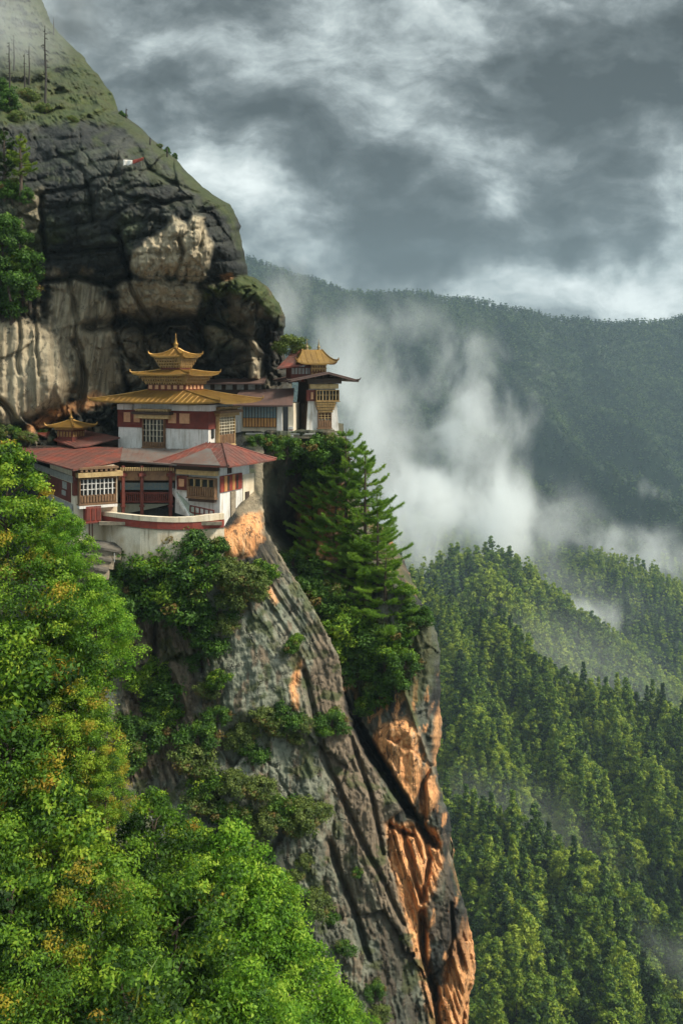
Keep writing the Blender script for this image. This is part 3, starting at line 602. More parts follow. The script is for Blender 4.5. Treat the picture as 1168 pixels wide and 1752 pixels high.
def hip_roof(root, name, cx, cy, HX, HY_, hx, hy, ze, zt, mat, lift=.35, th=.16, conc=1.25, under=None, ridge=None, finial=True, seams=True, n=20, m=8):
    """hipped roof with swept eaves and upturned corners; top skin, soffit and edge in one mesh, hips as a part"""
    V = []; Fq = []
    def pt(side, s, r, dz=0.):
        a, b = HX+(hx-HX)*r, HY_+(hy-HY_)*r
        up = lift*(1-r)**2*abs(s)**5; z = ze+(zt-ze)*r**conc+up+dz
        k = 1+.03*(1-r)**2*abs(s)**5
        x, y = ((s*a, -b), (a, s*b), (-s*a, b), (-a, -s*b))[side]
        return (cx+x*k, cy+y*k, z)
    for side in range(4):
        for dz in (0., -th):
            b0 = len(V)
            for j in range(m+1):
                for i in range(n+1): V.append(pt(side, -1+2*i/n, j/m, dz if dz == 0 else dz-.02*j))
            for j in range(m):
                for i in range(n):
                    q = (b0+j*(n+1)+i, b0+j*(n+1)+i+1, b0+(j+1)*(n+1)+i+1, b0+(j+1)*(n+1)+i); Fq.append(q if dz == 0 else q[::-1])
        b0 = len(V)-2*(n+1)*(m+1)
        for i in range(n): Fq.append((b0+(n+1)*(m+1)+i, b0+(n+1)*(m+1)+i+1, b0+i+1, b0+i))
    mb = MB(); mb.add(V, Fq)
    if seams:                            # standing seams running down the sheets
        for side in range(4):
            k = max(5, int((HX if side % 2 == 0 else HY_)*2/.62))
            for q in range(1, k):
                s0 = -1+2*q/k; pts = []
                for r in (0.0, .25, .5, .75, 1.0):
                    a = HX if side % 2 == 0 else HY_; ai = hx if side % 2 == 0 else hy
                    lim = a+(ai-a)*r
                    if abs(s0*a) > lim: break
                    pts.append(pt(side, s0*a/lim, r, .012))
                if len(pts) > 1: mb.tube(pts, .022, 4)
    o = mb.build(name, mat, root)
    g = MB()
    for side in range(4):
        g.tube([pt(side, 1, r, .03) for r in (0, .12, .25, .5, .75, 1.)], [.11, .08, .075, .07, .07, .07], 6)
    g.each('hip_ridge', ridge or mat, o)
    if finial:
        g = MB()
        for side in range(4):
            p = Vector(pt(side, 1, 0)); d = Vector((p.x-cx, p.y-cy, 0)).normalized()
            g.tube([p-d*.1, p+d*.12+Vector((0, 0, .10)), p+d*.16+Vector((0, 0, .34))], [.11, .10, .04], 6)
        g.each('corner_finial', ridge or mat, o)
    return o

def plane_box(mb, side, a0, a1, z0, z1, d0, d1):
    """box on the front (side 0: a = x, sticks out to -y) or the right face (side 1: a = y, sticks out to +x)"""
    if side == 0: mb.box(a0, a1, -d1, -d0, z0, z1)
    else: mb.box(d0, d1, a0, a1, z0, z1)

def lattice(root, side, a0, a1, z0, z1, base=0., nx=3, nz=3, depth=.22, frame=None, bars=None, sill=True, name='window', fw=.09, panel=0., pane=None, arched=False):
    """timber window standing proud of its wall: frame, sill, lattice bars, dark pane"""
    a0, a1 = min(a0, a1), max(a0, a1); z0, z1 = min(z0, z1), max(z0, z1)
    frame = frame or M_BROWN; bars = bars or M_LATT; f = MB(); d0, d1 = base+.003, base+depth
    plane_box(f, side, a0, a0+fw, z0, z1, d0, d1); plane_box(f, side, a1-fw, a1, z0, z1, d0, d1)
    plane_box(f, side, a0+fw, a1-fw, z1-fw, z1, d0, d1-.004); plane_box(f, side, a0+fw, a1-fw, z0, z0+fw, d0, d1-.004)
    w = f.build(name, frame, root)
    p = MB(); plane_box(p, side, a0+fw, a1-fw, z0+fw, z1-fw, d0, base+depth*.4); p.build('pane', pane or M_GLASS, w)
    zb = z0+fw+panel*(z1-z0)
    l = MB(); bw = .045
    for i in range(1, nx): a = a0+(a1-a0)*i/nx; plane_box(l, side, a-bw/2*(1.8 if i % 2 == 0 else 1), a+bw/2*(1.8 if i % 2 == 0 else 1), zb, z1-fw, base+depth*.42, d1-.02)
    for i in range(1, nz): z = zb+(z1-zb)*i/nz; plane_box(l, side, a0+fw, a1-fw, z-bw/2, z+bw/2, base+depth*.42, d1-.032)
    l.build('lattice', bars, w)
    if panel:
        c = MB(); plane_box(c, side, a0+fw, a1-fw, z0+fw, zb, d0, base+depth*.85)
        k = max(3, int((a1-a0)/.28))
        for i in range(k):                                # carved panels
            q0 = a0+fw+(a1-a0-2*fw)*(i+.15)/k; q1 = a0+fw+(a1-a0-2*fw)*(i+.85)/k
            plane_box(c, side, q0, q1, z0+fw+.06, zb-.06, base+depth*.86, base+depth*1.05)
        c.build('carved_panel', M_BROWN if frame is not M_GOLDW else M_GOLDW, w)
    if sill:
        s = MB(); plane_box(s, side, a0-.08, a1+.08, z0-.10, z0-.003, base+.002, d1+.06); s.build('sill', frame, w)
    return w

def dentils(mb, side, a0, a1, z0, z1, base, out, pitch=.32, rows=2):
    """rows of stepped beam ends, as under every cornice here"""
    h = (z1-z0)/rows
    for r in range(rows):
        o = out*(r+1)/rows
        plane_box(mb, side, a0, a1, z0+r*h+.55*h, z0+(r+1)*h-.002, base+.002, base+o+.04)
        n = max(2, int(abs(a1-a0)/pitch))
        for i in range(n):
            c = min(a0, a1)+abs(a1-a0)*(i+.5)/n; plane_box(mb, side, c-pitch*.27, c+pitch*.27, z0+r*h, z0+r*h+.54*h, base+.004, base+o)

def ring(mb, x0, x1, y0, y1, z0, z1, out):
    """a band round four walls, proud by out, as four butted strips"""
    mb.box(x0-out, x1+out, y0-out, y0, z0, z1); mb.box(x0-out, x1+out, y1, y1+out, z0, z1)
    mb.box(x0-out, x0, y0, y1, z0, z1); mb.box(x1, x1+out, y0, y1, z0, z1)

def spire(root, x, y, z, h, r, mat, name='finial'):
    mb = MB(); mb.lathe((x, y, z), [(r*1.1, -.05), (r*1.3, h*.05), (r*.8, h*.12), (r*1.15, h*.22), (r*1.2, h*.30), (r*.5, h*.40), (r*.62, h*.48), (r*.34, h*.56), (r*.42, h*.63), (r*.22, h*.72), (r*.24, h*.80), (r*.05, h)], 12)
    return mb.build(name, mat, root, True)

# ------------------------------------------------------------------ main temple
def build_temple():
    A = Frame(357, 772, 100, -25); R = A.root('temple', 'white temple with three stacked gilded roofs and a tall golden finial', 'temple')
    W_ = -A.fr(202, 760)[0]; D = 4.9
    zt = A.fr(357, 688)[1]; zb = -1.2
    wall = MB().box(-W_, 0, 0, D, zb, zt, .10, .10).build('wall', M_WHITE, R)
    z1 = A.fr(357, 735)[1]; z2 = A.fr(357, 704)[1]; z3 = A.fr(357, 697)[1]
    mb = MB(); ring(mb, -W_+.07, -.07, .07, D-.07, z1, z2, .09); mb.build('red_band', M_BAND, R)
    mb = MB()
    for x0, x1 in ((213, 224), (230, 240), (289, 302), (308, 325)):
        a0, a1 = A.fr(x0, 720)[0], A.fr(x1, 720)[0]; mb.box(a0, a1, -.10, -.021, A.fr(300, 731)[1]*0+z1+.30*(z2-z1), z1+.86*(z2-z1))
    mb.each('medallion', M_TAN, R)
    mb = MB()
    for x0, x1 in ((203, 228), (296, 341)):
        mb.box(A.fr(x0, 700)[0], A.fr(x1, 700)[0], -.22, .02, z2+.02, z3+.18)
    mb.box(-1.35, .12, -.13, .02, z2+.02, z3+.22); mb.box(.0, .15, .03, 1.3, z2+.02, z3+.22)
    mb.each('white_frieze', M_WHITE, R)
    mb = MB(); ring(mb, -W_+.1, -.1, .1, D-.1, z3+.24, zt+.25, .45); mb.build('eave_beam', M_WOOD, R)
    # front window with its stepped head
    a0, a1 = A.fr(247, 740)[0], A.fr(284, 740)[0]; zz0, zz1 = A.fr(262, 765)[1], A.fr(262, 716)[1]
    lattice(R, 0, a0, a1, zz0, zz1, 0, 6, 4, .36, M_BROWN, M_LATT, panel=.16)
    h = MB(); h.box(a0-.75, a1+.75, -.62, -.005, zz1+.02, zz1+.42); h.mat(1).box(a0-1.0, a1+1.0, -.85, -.005, zz1+.44, zz1+.72)
    h.mat(0); dentils(h, 0, a0-.7, a1+.7, zz1+.74, zz1+1.0, 0, .7, .3, 1); h.build('window_head', [M_OCHRE, M_WOOD], R)
    # right face: slit and bay window
    b0, z = A.sd(362, 742); b1 = A.sd(366, 742)[0]
    mb = MB(); plane_box(mb, 1, b0, b1, A.sd(364, 750)[1], A.sd(364, 734)[1], -.05, .05); mb.build('slit_window', M_GLASS, R)
    b0, b1 = A.sd(369, 740)[0], A.sd(397, 740)[0]; q0, q1 = A.sd(369, 763)[1], A.sd(369, 713)[1]
    lattice(R, 1, b0, b1, q0, q1, 0, 6, 6, .42, M_OCHRE, M_LATT, panel=.34)
    h = MB(); plane_box(h, 1, b0-.2, b1+.5, q1+.02, q1+.32, .0, .62); h.mat(1); plane_box(h, 1, b0-.4, b1+.8, q1+.34, q1+.62, .0, .85); h.mat(0); dentils(h, 1, b0-.2, b1+.6, q1+.64, q1+.98, 0, .7, .3, 2); h.build('window_head', [M_GOLDW, M_BROWN], R)
    # main roof
    cx, cyy = -W_/2, D/2; ze = A.fr(357, 690, -1.8)[1]; hx, hy = 2.3, 1.75
    zr = A.fr(322, 667.5, .6)[1]
    hip_roof(R, 'main_roof', cx, cyy, W_/2+2.15, D/2+1.6, hx-.1, hy-.1, ze, zr, M_GOLD, .24, .16, 1.0)
    # first lantern storey
    z0 = zr-.5; z1 = zr+1.62
    MB().box(cx-hx, cx+hx, cyy-hy, cyy+hy, z0, z1).build('lantern_wall', M_DRED, R)
    mb = MB()
    for side, lo, hi in ((0, cx-hx, cx+hx), (1, cyy-hy, cyy+hy)):
        n = 6 if side == 0 else 5
        for i in range(n):
            c0 = lo+(hi-lo)*(i+.22)/n; c1 = lo+(hi-lo)*(i+.78)/n
            if side == 0: mb.box(c0, c1, cyy-hy-.07, cyy-hy-.003, zr+.08, zr+.48)
            else: mb.box(cx+hx+.003, cx+hx+.07, c0, c1, zr+.08, zr+.48)
    mb.each('medallion', M_TAN, R)
    def cornice(hx, hy, za, zb_, out, rows, nm):
        mb = MB(); h = (zb_-za)/rows
        for r in range(rows):
            o = out*(r+1)/rows; ring(mb, cx-hx, cx+hx, cyy-hy, cyy+hy, za+r*h+.5*h, za+(r+1)*h-.004, o+.03)
            for side in range(2):
                L = hx if side == 0 else hy; n = int(2*(L+o)/.30)
                for i in range(n):
                    c = -L-o+2*(L+o)*(i+.5)/n
                    if side == 0: mb.box(cx+c-.08, cx+c+.08, cyy-hy-o, cyy-hy-.002, za+r*h, za+r*h+.49*h)
                    else: mb.box(cx+hx+.002, cx+hx+o, cyy+c-.08, cyy+c+.08, za+r*h, za+r*h+.49*h)
        mb.build(nm, M_GOLDW, R)
    cornice(hx, hy, zr+.56, z1, .7, 3, 'bracket_cornice')
    z2 = z1+.52
    hip_roof(R, 'middle_roof', cx, cyy, hx+1.15, hy+1.05, 1.1, .9, z1-.05, z2, M_GOLD, .22, .14, 1.1)
    hx2, hy2 = 1.2, 1.0; z3 = z2+1.36
    MB().box(cx-hx2, cx+hx2, cyy-hy2, cyy+hy2, z2-.4, z3).build('upper_lantern_wall', M_DRED, R)
    cornice(hx2, hy2, z2+.15, z3, .55, 4, 'bracket_cornice')
    hip_roof(R, 'top_roof', cx, cyy, hx2+.78, hy2+.72, .16, .16, z3-.05, z3+.85, M_GOLD, .26, .13, 1.7)
    spire(R, cx, cyy, z3+.85, 1.6, .24, M_GOLD)
build_temple()

# ------------------------------------------------------------------ gatehouse block and long wing in front of the temple
def roof_seams(mb, q, n, th=.02):
    """seams down a four-cornered slope q: eave a, eave b, top b, top a"""
    for i in range(1, n):
        t = i/n; a = Vector(q[0]).lerp(Vector(q[1]), t); b = Vector(q[3]).lerp(Vector(q[2]), t)
        mb.tube([a+Vector((0, 0, .015)), b+Vector((0, 0, .015))], th, 4)

def build_gatehouse():
    A = Frame(376, 905, 93, -27); R = A.root('gatehouse', 'white gatehouse with a red band and hipped red tin roof at the cliff edge', 'building')
    W_ = -A.fr(299, 860)[0]; D = A.sd(428, 850)[0]
    zt = A.fr(376, 799)[1]; zb = A.fr(376, 935)[1]
    MB().box(-W_, 0, 0, D, zb, zt, .02, .12).build('wall', M_WHITE, R)
    zr0, zr1 = A.fr(376, 843)[1], A.fr(376, 815)[1]
    # corner panels: red boards between white plaster
    mb = MB(); x0 = A.fr(372, 830)[0]; ye = A.sd(413, 830)[0]
    plane_box(mb, 1, .02, ye, zr0, zr1, -.02, .10); mb.build('red_band', M_RED, R)
    mb = MB()
    for p0, p1 in ((382, 387), (396, 400)): plane_box(mb, 1, A.sd(p0, 830)[0], A.sd(p1, 830)[0], zr0+.03, zr1-.03, .102, .15)
    mb.each('orange_post', M_ORNG, R)
    mb = MB()
    for p0, p1 in ((388, 391), (403, 406)): plane_box(mb, 1, A.sd(p0, 830)[0], A.sd(p1, 830)[0], zr0+.1, zr1-.1, .102, .13)
    plane_box(mb, 1, A.sd(389, 809)[0], A.sd(396, 809)[0], zr1+.12, zt-.05, .003, .05)
    mb.each('dark_board', M_WOOD, R)
    mb = MB(); plane_box(mb, 1, A.sd(394, 870)[0], A.sd(402, 870)[0], zb+.6, zr0-.1, .003, .12); mb.build('stone_pilaster', M_STONE, R)
    y0 = A.sd(415, 870)[0]
    mb = MB(); mb.box(-.4, .06, y0, D+.6, zb-.4, zt-1.1); mb.build('stone_corner', M_CREAM, R)
    mb = MB(); plane_box(mb, 1, y0+.35, y0+1.0, A.sd(426, 874)[1], A.sd(426, 840)[1], .063, .16); w = mb.build('window', M_WOOD, R)
    mb = MB(); plane_box(mb, 1, y0+.2, y0+1.15, A.sd(426, 879)[1], A.sd(426, 875)[1], .064, .35); mb.build('sill', M_BROWN, w)
    # front: cornice, medallion, bay window
    h = MB(); a0, a1 = A.fr(306, 806)[0], A.fr(374, 806)[0]
    h.box(a0, a1, -.45, -.004, A.fr(340, 812)[1], A.fr(340, 804)[1]); h.mat(1).box(a0-.1, a1+.1, -.6, -.004, A.fr(340, 803.5)[1], zt+.02); h.build('cornice', [M_OCHRE, M_WOOD], R)
    mb = MB(); mb.box(A.fr(304, 825)[0], A.fr(323, 825)[0], -.14, -.003, A.fr(310, 838)[1], A.fr(310, 813)[1]); mb.mat(1).box(A.fr(308, 825)[0], A.fr(317, 825)[0], -.19, -.142, A.fr(310, 832)[1], A.fr(310, 819)[1]); mb.each('medallion', [M_DRED, M_TAN], R)
    a0, a1 = A.fr(325, 835)[0], A.fr(372, 835)[0]
    w = lattice(R, 0, a0, a1, A.fr(350, 851)[1], A.fr(350, 817)[1], 0, 4, 1, .5, M_BROWN, M_OCHRE, panel=.48, fw=.13)
    mb = MB(); mb.box(a0+.1, a1-.1, -.42, -.004, A.fr(350, 858)[1], A.fr(350, 853.2)[1]); mb.build('corbel', M_WOOD, w)
    # low door and railing under the bay
    mb = MB(); b0, b1 = A.fr(326, 880, -.6)[0], A.fr(366, 880, -.6)[0]; zq0, zq1 = A.fr(340, 889, -.6)[1], A.fr(340, 866, -.6)[1]
    for i in range(6):
        x = b0+(b1-b0)*i/5; mb.box(x-.05, x+.05, -.68, -.58, zq0, zq1-.25*i*.2)
    mb.tube([(b0, -.63, zq1), (b1, -.63, zq1-.3)], .07, 6); mb.tube([(b0, -.63, (zq0+zq1)/2), (b1, -.63, (zq0+zq1)/2-.2)], .06, 6); mb.build('railing', M_DRED, R)
    # hipped roof, grey on the slope that faces the yard
    ze = A.fr(410, 800, -1.5)[1]; cx, cyy = -W_/2+.25, D/2+.2
    o = hip_roof(R, 'roof', cx, cyy, W_/2+1.55, D/2+1.5, .9, .25, ze, ze+1.75, M_ROOF, .06, .14, 1.0, finial=False)
    a, b = W_/2+1.55, D/2+1.5
    q = MB(); q.slab([(cx-a*.55, cyy-b-.03, ze+.09), (cx+a*.80, cyy-b-.03, ze+.09), (cx+.25, cyy-b*.32, ze+1.33), (cx-.2, cyy-b*.32, ze+1.33)], .06); q.build('grey_roof_sheet', M_GREYR, o)
build_gatehouse()

def build_wing():
    A = Frame(127, 925, 92, 30); R = A.root('monks_quarters', 'long white quarters with rusty red roof, lattice bay window and open porch', 'building')
    Wf = A.fr(201, 850)[0]; zt = A.fr(127, 806)[1]; zb = A.fr(127, 975)[1]
    # corner block
    D = 9.
    MB().box(0, Wf, 0, D, zb, zt+.3, .0, .0).build('wall', M_CREAM, R)
    mb = MB(); mb.box(-.06, .62, -.07, .5, A.fr(130, 848)[1], zt); mb.build('red_corner_post', M_DRED, R)
    # bay window
    a0, a1 = A.fr(133, 840)[0], A.fr(196, 840)[0]
    w = lattice(R, 0, a0, a1, A.fr(133, 862)[1], A.fr(133, 818)[1], 0, 9, 3, .75, M_BROWN, M_WHITE, panel=.30, fw=.10)
    mb = MB(); mb.box(a0-.05, a1+.05, -.85, -.003, A.fr(133, 869)[1], A.fr(133, 864.5)[1]); mb.build('white_ledge', M_WHITE, w)
    h = MB(); h.box(a0-.2, a1+.5, -1.05, -.003, A.fr(133, 816)[1], A.fr(133, 808)[1]); h.mat(1); dentils(h, 0, a0-.1, a1+.1, A.fr(133, 807)[1]+.02, A.fr(133, 799)[1], 0, 1.0, .42, 1); h.build('window_head', [M_OCHRE, M_BROWN], R)
    # hanging red closet under the bay
    mb = MB(); x0, x1 = A.fr(146, 875, -.6)[0], A.fr(172, 875, -.6)[0]; zc0, zc1 = A.fr(150, 893, -.6)[1], A.fr(150, 866, -.6)[1]
    mb.box(x0, x1, -.85, -.01, zc0, zc1)
    c = mb.build('red_closet', M_RED, R)
    mb = MB()
    for i in range(3): mb.box(x0+(x1-x0)*(i+.15)/3, x0+(x1-x0)*(i+.85)/3, -.90, -.853, zc0+.15, zc1-.2)
    mb.box(x0-.06, x1+.06, -.93, -.005, zc0-.12, zc0-.003); mb.build('board', M_DRED, c)
    mb = MB()
    for p_ in (153, 158): mb.tube([(A.fr(p_, 900)[0], -.06, zc0-.1), (A.fr(p_, 900)[0], -.06, zb+1.6)], .045, 6)
    mb.each('drain_pipe', M_DRED, R)
    # shaded left face
    def L(px, py): return A.sd(px, py)
    mb = MB(); y1 = L(60, 850)[0]
    def lf(mb, p0, p1, q0, q1, out): # on the left face, which looks to -x
        ya, yb = sorted((L(p0, q0)[0], L(p1, q0)[0])); zm = ((q0+q1)/2); mb.box(-out, -.003, ya, yb, L((p0+p1)/2, q1)[1], L((p0+p1)/2, q0)[1])
    lf(mb, 60, 122, 815, 846, .06); mb.build('timber_gallery', M_DRED, R)
    mb = MB(); lf(mb, 58, 126, 803, 813, .16); lf(mb, 58, 126, 848, 858, .14); mb.each('grey_beam', M_GREYW, R)
    mb = MB()
    for p0, p1, q0, q1 in ((76, 83, 820, 833), (109, 116, 824, 836), (76, 83, 838, 846), (108, 114, 839, 847), (66, 71, 860, 905), (83, 89, 860, 905), (100, 126, 860, 905)): lf(mb, p0, p1, q0, q1, .12)
    mb.each('pale_panel', M_GREYW, R)
    mb = MB(); lf(mb, 71.5, 82.5, 860, 905, .05); lf(mb, 89.5, 99.5, 860, 905, .05); mb.each('dark_opening', M_GLASS, R)
    # recessed porch between the two blocks (in the wing's own axes)
    inv = Matrix.Rotation(-A.a, 4, 'Z')
    def T(px, py, Y): return inv @ (P(px, py, Y)-A.o)
    Yb = 98.5
    def vplane(px0, px1, py0, py1, Y0, Y1, th=.2):
        a, b = T(px0, py1, Y0), T(px1, py1, Y1); ta, tb = T(px0, py0, Y0), T(px1, py0, Y1)
        n = Vector((-(b-a).y, (b-a).x, 0)).normalized()*th
        return [a, b, b+n, a+n, ta, tb, tb+n, ta+n]
    BF = [(3,2,1,0),(4,5,6,7),(0,1,5,4),(1,2,6,5),(2,3,7,6),(3,0,4,7)]
    MB().add(vplane(196, 312, 790, 895, Yb, Yb), BF).build('porch_wall', M_WOOD, R)
    MB().add(vplane(200, 306, 862, 893, 96.5, 96.5), BF).build('porch_plinth', M_GREEN, R)
    MB().add(vplane(203, 300, 806, 822, 95.0, 95.0, .15), BF).build('painted_frieze', M_BROWN, R)
    mb = MB().add(vplane(206, 298, 826, 838, 96.2, 96.2, .1), BF).build('blue_valance', M_BLUE, R)
    bal = MB()
    bal.add(vplane(206, 297, 842, 845, 95.6, 95.6, .15), BF); bal.add(vplane(206, 297, 857, 860, 95.6, 95.6, .15), BF)
    for i in range(26): p_ = 207+i*3.5; bal.add(vplane(p_, p_+2.0, 845.1, 856.9, 95.58, 95.58, .09), BF)
    bal.build('balustrade', M_DRED, R)
    dn = MB()
    for i in range(24): p_ = 206+i*3.9; dn.add(vplane(p_, p_+2.2, 800, 805.5, 94.7, 94.7, .3), BF)
    dn.build('beam_end', M_OCHRE, R)
    for p_ in (211, 243, 292):
        c = MB(); b, t = T(p_, 890, 94.9), T(p_, 797, 94.9)
        c.box(b.x-.13, b.x+.13, b.y-.13, b.y+.13, b.z, t.z); c.box(b.x-.2, b.x+.2, b.y-.2, b.y+.2, b.z+1.25, b.z+1.45); c.box(b.x-.34, b.x+.34, b.y-.2, b.y+.2, t.z-1.0, t.z-.7)
        c.build('porch_column', M_DRED, R)
    MB().slab([T(170, 893, 91), T(380, 893, 91), T(380, 886, 99), T(170, 886, 99)], .3).build('porch_floor', M_STONE, R)
    # sloping white stair cheek and its pale green inner side
    mb = MB()
    for dx, m_, w_ in ((0, 0, 5), (5.5, 1, 10)):
        mb.mat(m_); a, b = T(294+dx, 843, 95.6), T(322+dx, 887, 93.4); e = Vector((.0, .0, 0))
        n = Vector(((b-a).y, -(b-a).x, 0)).normalized()*(.25 if m_ == 0 else .9)
        up = Vector((0, 0, .45)); mb.add([a, b, b-n, a-n, a+up, b+up*.6, b+up*.6-n, a+up-n], BF)
    mb.each('stair_cheek', [M_WHITE, M_GREEN], R)
    # roofs: rusty red over the block, grey over the porch
    a = T(14, 771, 99.5); b = T(125, 803, 90.6); c = T(206, 787, 95.8); d = T(210, 766, 101.2); e = T(40, 760, 106)
    rf = MB(); rf.slab([a, b, c, d, e], .16)
    roof_seams(rf, (a, b, d, e), 14); roof_seams(rf, (b, c, d, d), 7); rf.build('red_roof', M_ROOF, R)
    c2 = T(206, 787.6, 95.7); f = T(302, 794.5, 93.6); g = T(338, 768, 100.4)
    rf = MB(); rf.slab([c2, f, g, T(210, 766.6, 101.1)], .14); roof_seams(rf, (c2, f, g, d), 12); rf.build('grey_roof', M_GREYR, R)
    hd = MB(); hd.tube([b+Vector((0, 0, .02)), d+Vector((0, 0, .05))], .06, 5); hd.each('hip_ridge', M_ROOF, R)
build_wing()

def swept_wall(path, zs, th):
    """wall along a plan path; zs: list of (z0, z1) per point; th towards the back"""
    n = len(path); mb = MB(); V = []
    for i, p in enumerate(path):
        d = (path[min(i+1, n-1)]-path[max(i-1, 0)]); nn = Vector((-d.y, d.x, 0)).normalized()*th
        V += [(p.x, p.y, zs[i][0]), (p.x, p.y, zs[i][1]), (p.x+nn.x, p.y+nn.y, zs[i][1]), (p.x+nn.x, p.y+nn.y, zs[i][0])]
    Fq = [(0, 1, 2, 3), (4*n-1, 4*n-2, 4*n-3, 4*n-4)]
    for i in range(n-1):
        for k in range(4): Fq.append((4*i+k, 4*i+4+k, 4*i+4+(k+1) % 4, 4*i+(k+1) % 4))
    return mb.add(V, Fq)
def build_terrace():
    pts = [(168, 94.2), (185, 92.4), (210, 91.2), (240, 90.6), (270, 90.4), (300, 90.5), (330, 90.8), (360, 91.4), (384, 92.2)]
    R = empty('terrace_wall', P(270, 945, 90.5), 0, 'curved white terrace wall with a red band along its top', 'terrace wall'); o = R.location
    def path(off=0.): return [Vector(((px-CX)/F*Y-o.x, Y-off-o.y, 0)) for px, Y in pts]
    def zz(pys): return [(HY-py)/F*Y-o.z for py, (px, Y) in zip(pys, pts)]
    band_t = [881, 883, 887, 890.5, 892.5, 893.5, 893, 891, 888]; band_b = [892, 895, 899, 902.5, 905, 906, 905.5, 904, 902]
    top = [875, 876, 879, 882, 884, 885, 884, 880, 878]
    bot = [975]*9
    t, bt, bb, q = zz(top), zz(band_t), zz(band_b), zz(bot)
    swept_wall(path(0), list(zip(q, bb)), 1.2).build('retaining_wall', M_LIME, R)
    swept_wall(path(.10), [(b_+.004, t_) for b_, t_ in zip(bb, bt)], 1.1).build('red_band', M_RED, R)
    swept_wall(path(.16), [(b_+.004, t_) for b_, t_ in zip(bt, t)], .5).build('coping', M_CREAM, R)
    swept_wall(path(.05), [(b_-.10, b_-.004) for b_ in bb], .3).build('drip_course', M_STONE, R)
build_terrace()

def build_steps():
    """three curved slate ledges stepping down from the terrace"""
    R = empty('slab_steps', P(165, 985, 91), 0, 'dark curved slate slabs stepping down below the terrace wall', 'steps'); o = R.location
    for (px0, px1, py, Y, dr) in ((142, 206, 932, 90.6, 10), (137, 192, 948, 90.0, 10), (134, 184, 966, 89.4, 9), (130, 178, 984, 88.9, 8)):
        mb = MB(); fr_, bk = [], []
        for i in range(8):
            t = i/7; px = px0+(px1-px0)*t; yy = Y-.9*math.sin(t*math.pi)
            fr_.append(P(px, py+dr*t, yy)-o); bk.append(P(px, py+dr*t, yy)+Vector((0, 1.9, .25))-o)
        mb.slab(fr_+bk[::-1], .2)
        s = mb.build('slab', M_SLATE, R)
        mb = MB(); lo = [p+Vector((0, .35, -.2)) for p in fr_]
        for i in range(7): mb.add([lo[i], lo[i+1], lo[i+1]+Vector((0, .5, 0)), lo[i]+Vector((0, .5, 0)), lo[i]+Vector((0, 0, -.75)), lo[i+1]+Vector((0, 0, -.75)), lo[i+1]+Vector((0, .5, -.75)), lo[i]+Vector((0, .5, -.75))], [(0,1,2,3),(7,6,5,4),(0,4,5,1),(1,5,6,2),(2,6,7,3),(3,7,4,0)])
        mb.build('riser', M_STONE, s)
    mb = MB()
    for px in (186, 196): mb.tube([P(px, 945, 90.3)-o, P(px, 962, 90.3)-o], .05, 6)
    mb.each('post', M_GREYW, R)
    g = MB(); g.slab([P(118, 968, 90)-o, P(137, 985, 89)-o, P(137, 987, 88.6)-o, P(118, 972, 89.4)-o], .05); g.build('green_awning', M_GDOOR, R)
build_steps()

# ------------------------------------------------------------------ back wing with dark red lean-to roof, small pavilion
def build_shed():
    o = P(130, 765, 104); R = empty('kitchen_shed', o, 0, 'dark shed with a rusty lean-to roof left of the white temple', 'shed')
    def T(px, py, Y): return P(px, py, Y)-o
    a, b, c, d, e = T(58, 740, 107), T(128, 764, 101.5), T(150, 762, 102), T(206, 748, 104), T(140, 735, 109)
    rf = MB(); rf.slab([a, b, c, d, e], .14); roof_seams(rf, (b, c, e, a), 5); roof_seams(rf, (c, d, e, e), 6); rf.build('roof', M_ROOF, R)
    MB().box(T(64, 760, 106).x, T(200, 760, 106).x, -1.0, 6, T(128, 792, 102).z, T(128, 765, 102).z).build('wall', M_WOOD, R)
build_shed()
def build_pavilion():
    A = Frame(122, 747, 105, -25); R = A.root('lantern_pavilion', 'small gold roofed lantern above the rusty lean-to roof, left of the temple', 'pavilion')
    h = 1.0; mb = MB().box(-h, h, -h, h, -.9, 1.15); mb.build('drum', M_DRED, R)
    mb = MB()
    for s in range(5):
        mb.box(-h+.08+s*.39, -h+.30+s*.39, -h-.06, -h-.003, .05, .6); mb.box(h+.003, h+.06, -h+.08+s*.39, -h+.30+s*.39, .05, .6)
    ring(mb, -h, h, -h, h, .75, .95, .2); ring(mb, -h, h, -h, h, .97, 1.13, .4); mb.build('cornice', M_GOLDW, R)
    hip_roof(R, 'roof', 0, 0, 1.75, 1.75, .14, .14, 1.1, 1.75, M_GOLD, .1, .12, 1.3, seams=False)
    spire(R, 0, 0, 1.7, 1.1, .2, M_GOLD)
build_pavilion()

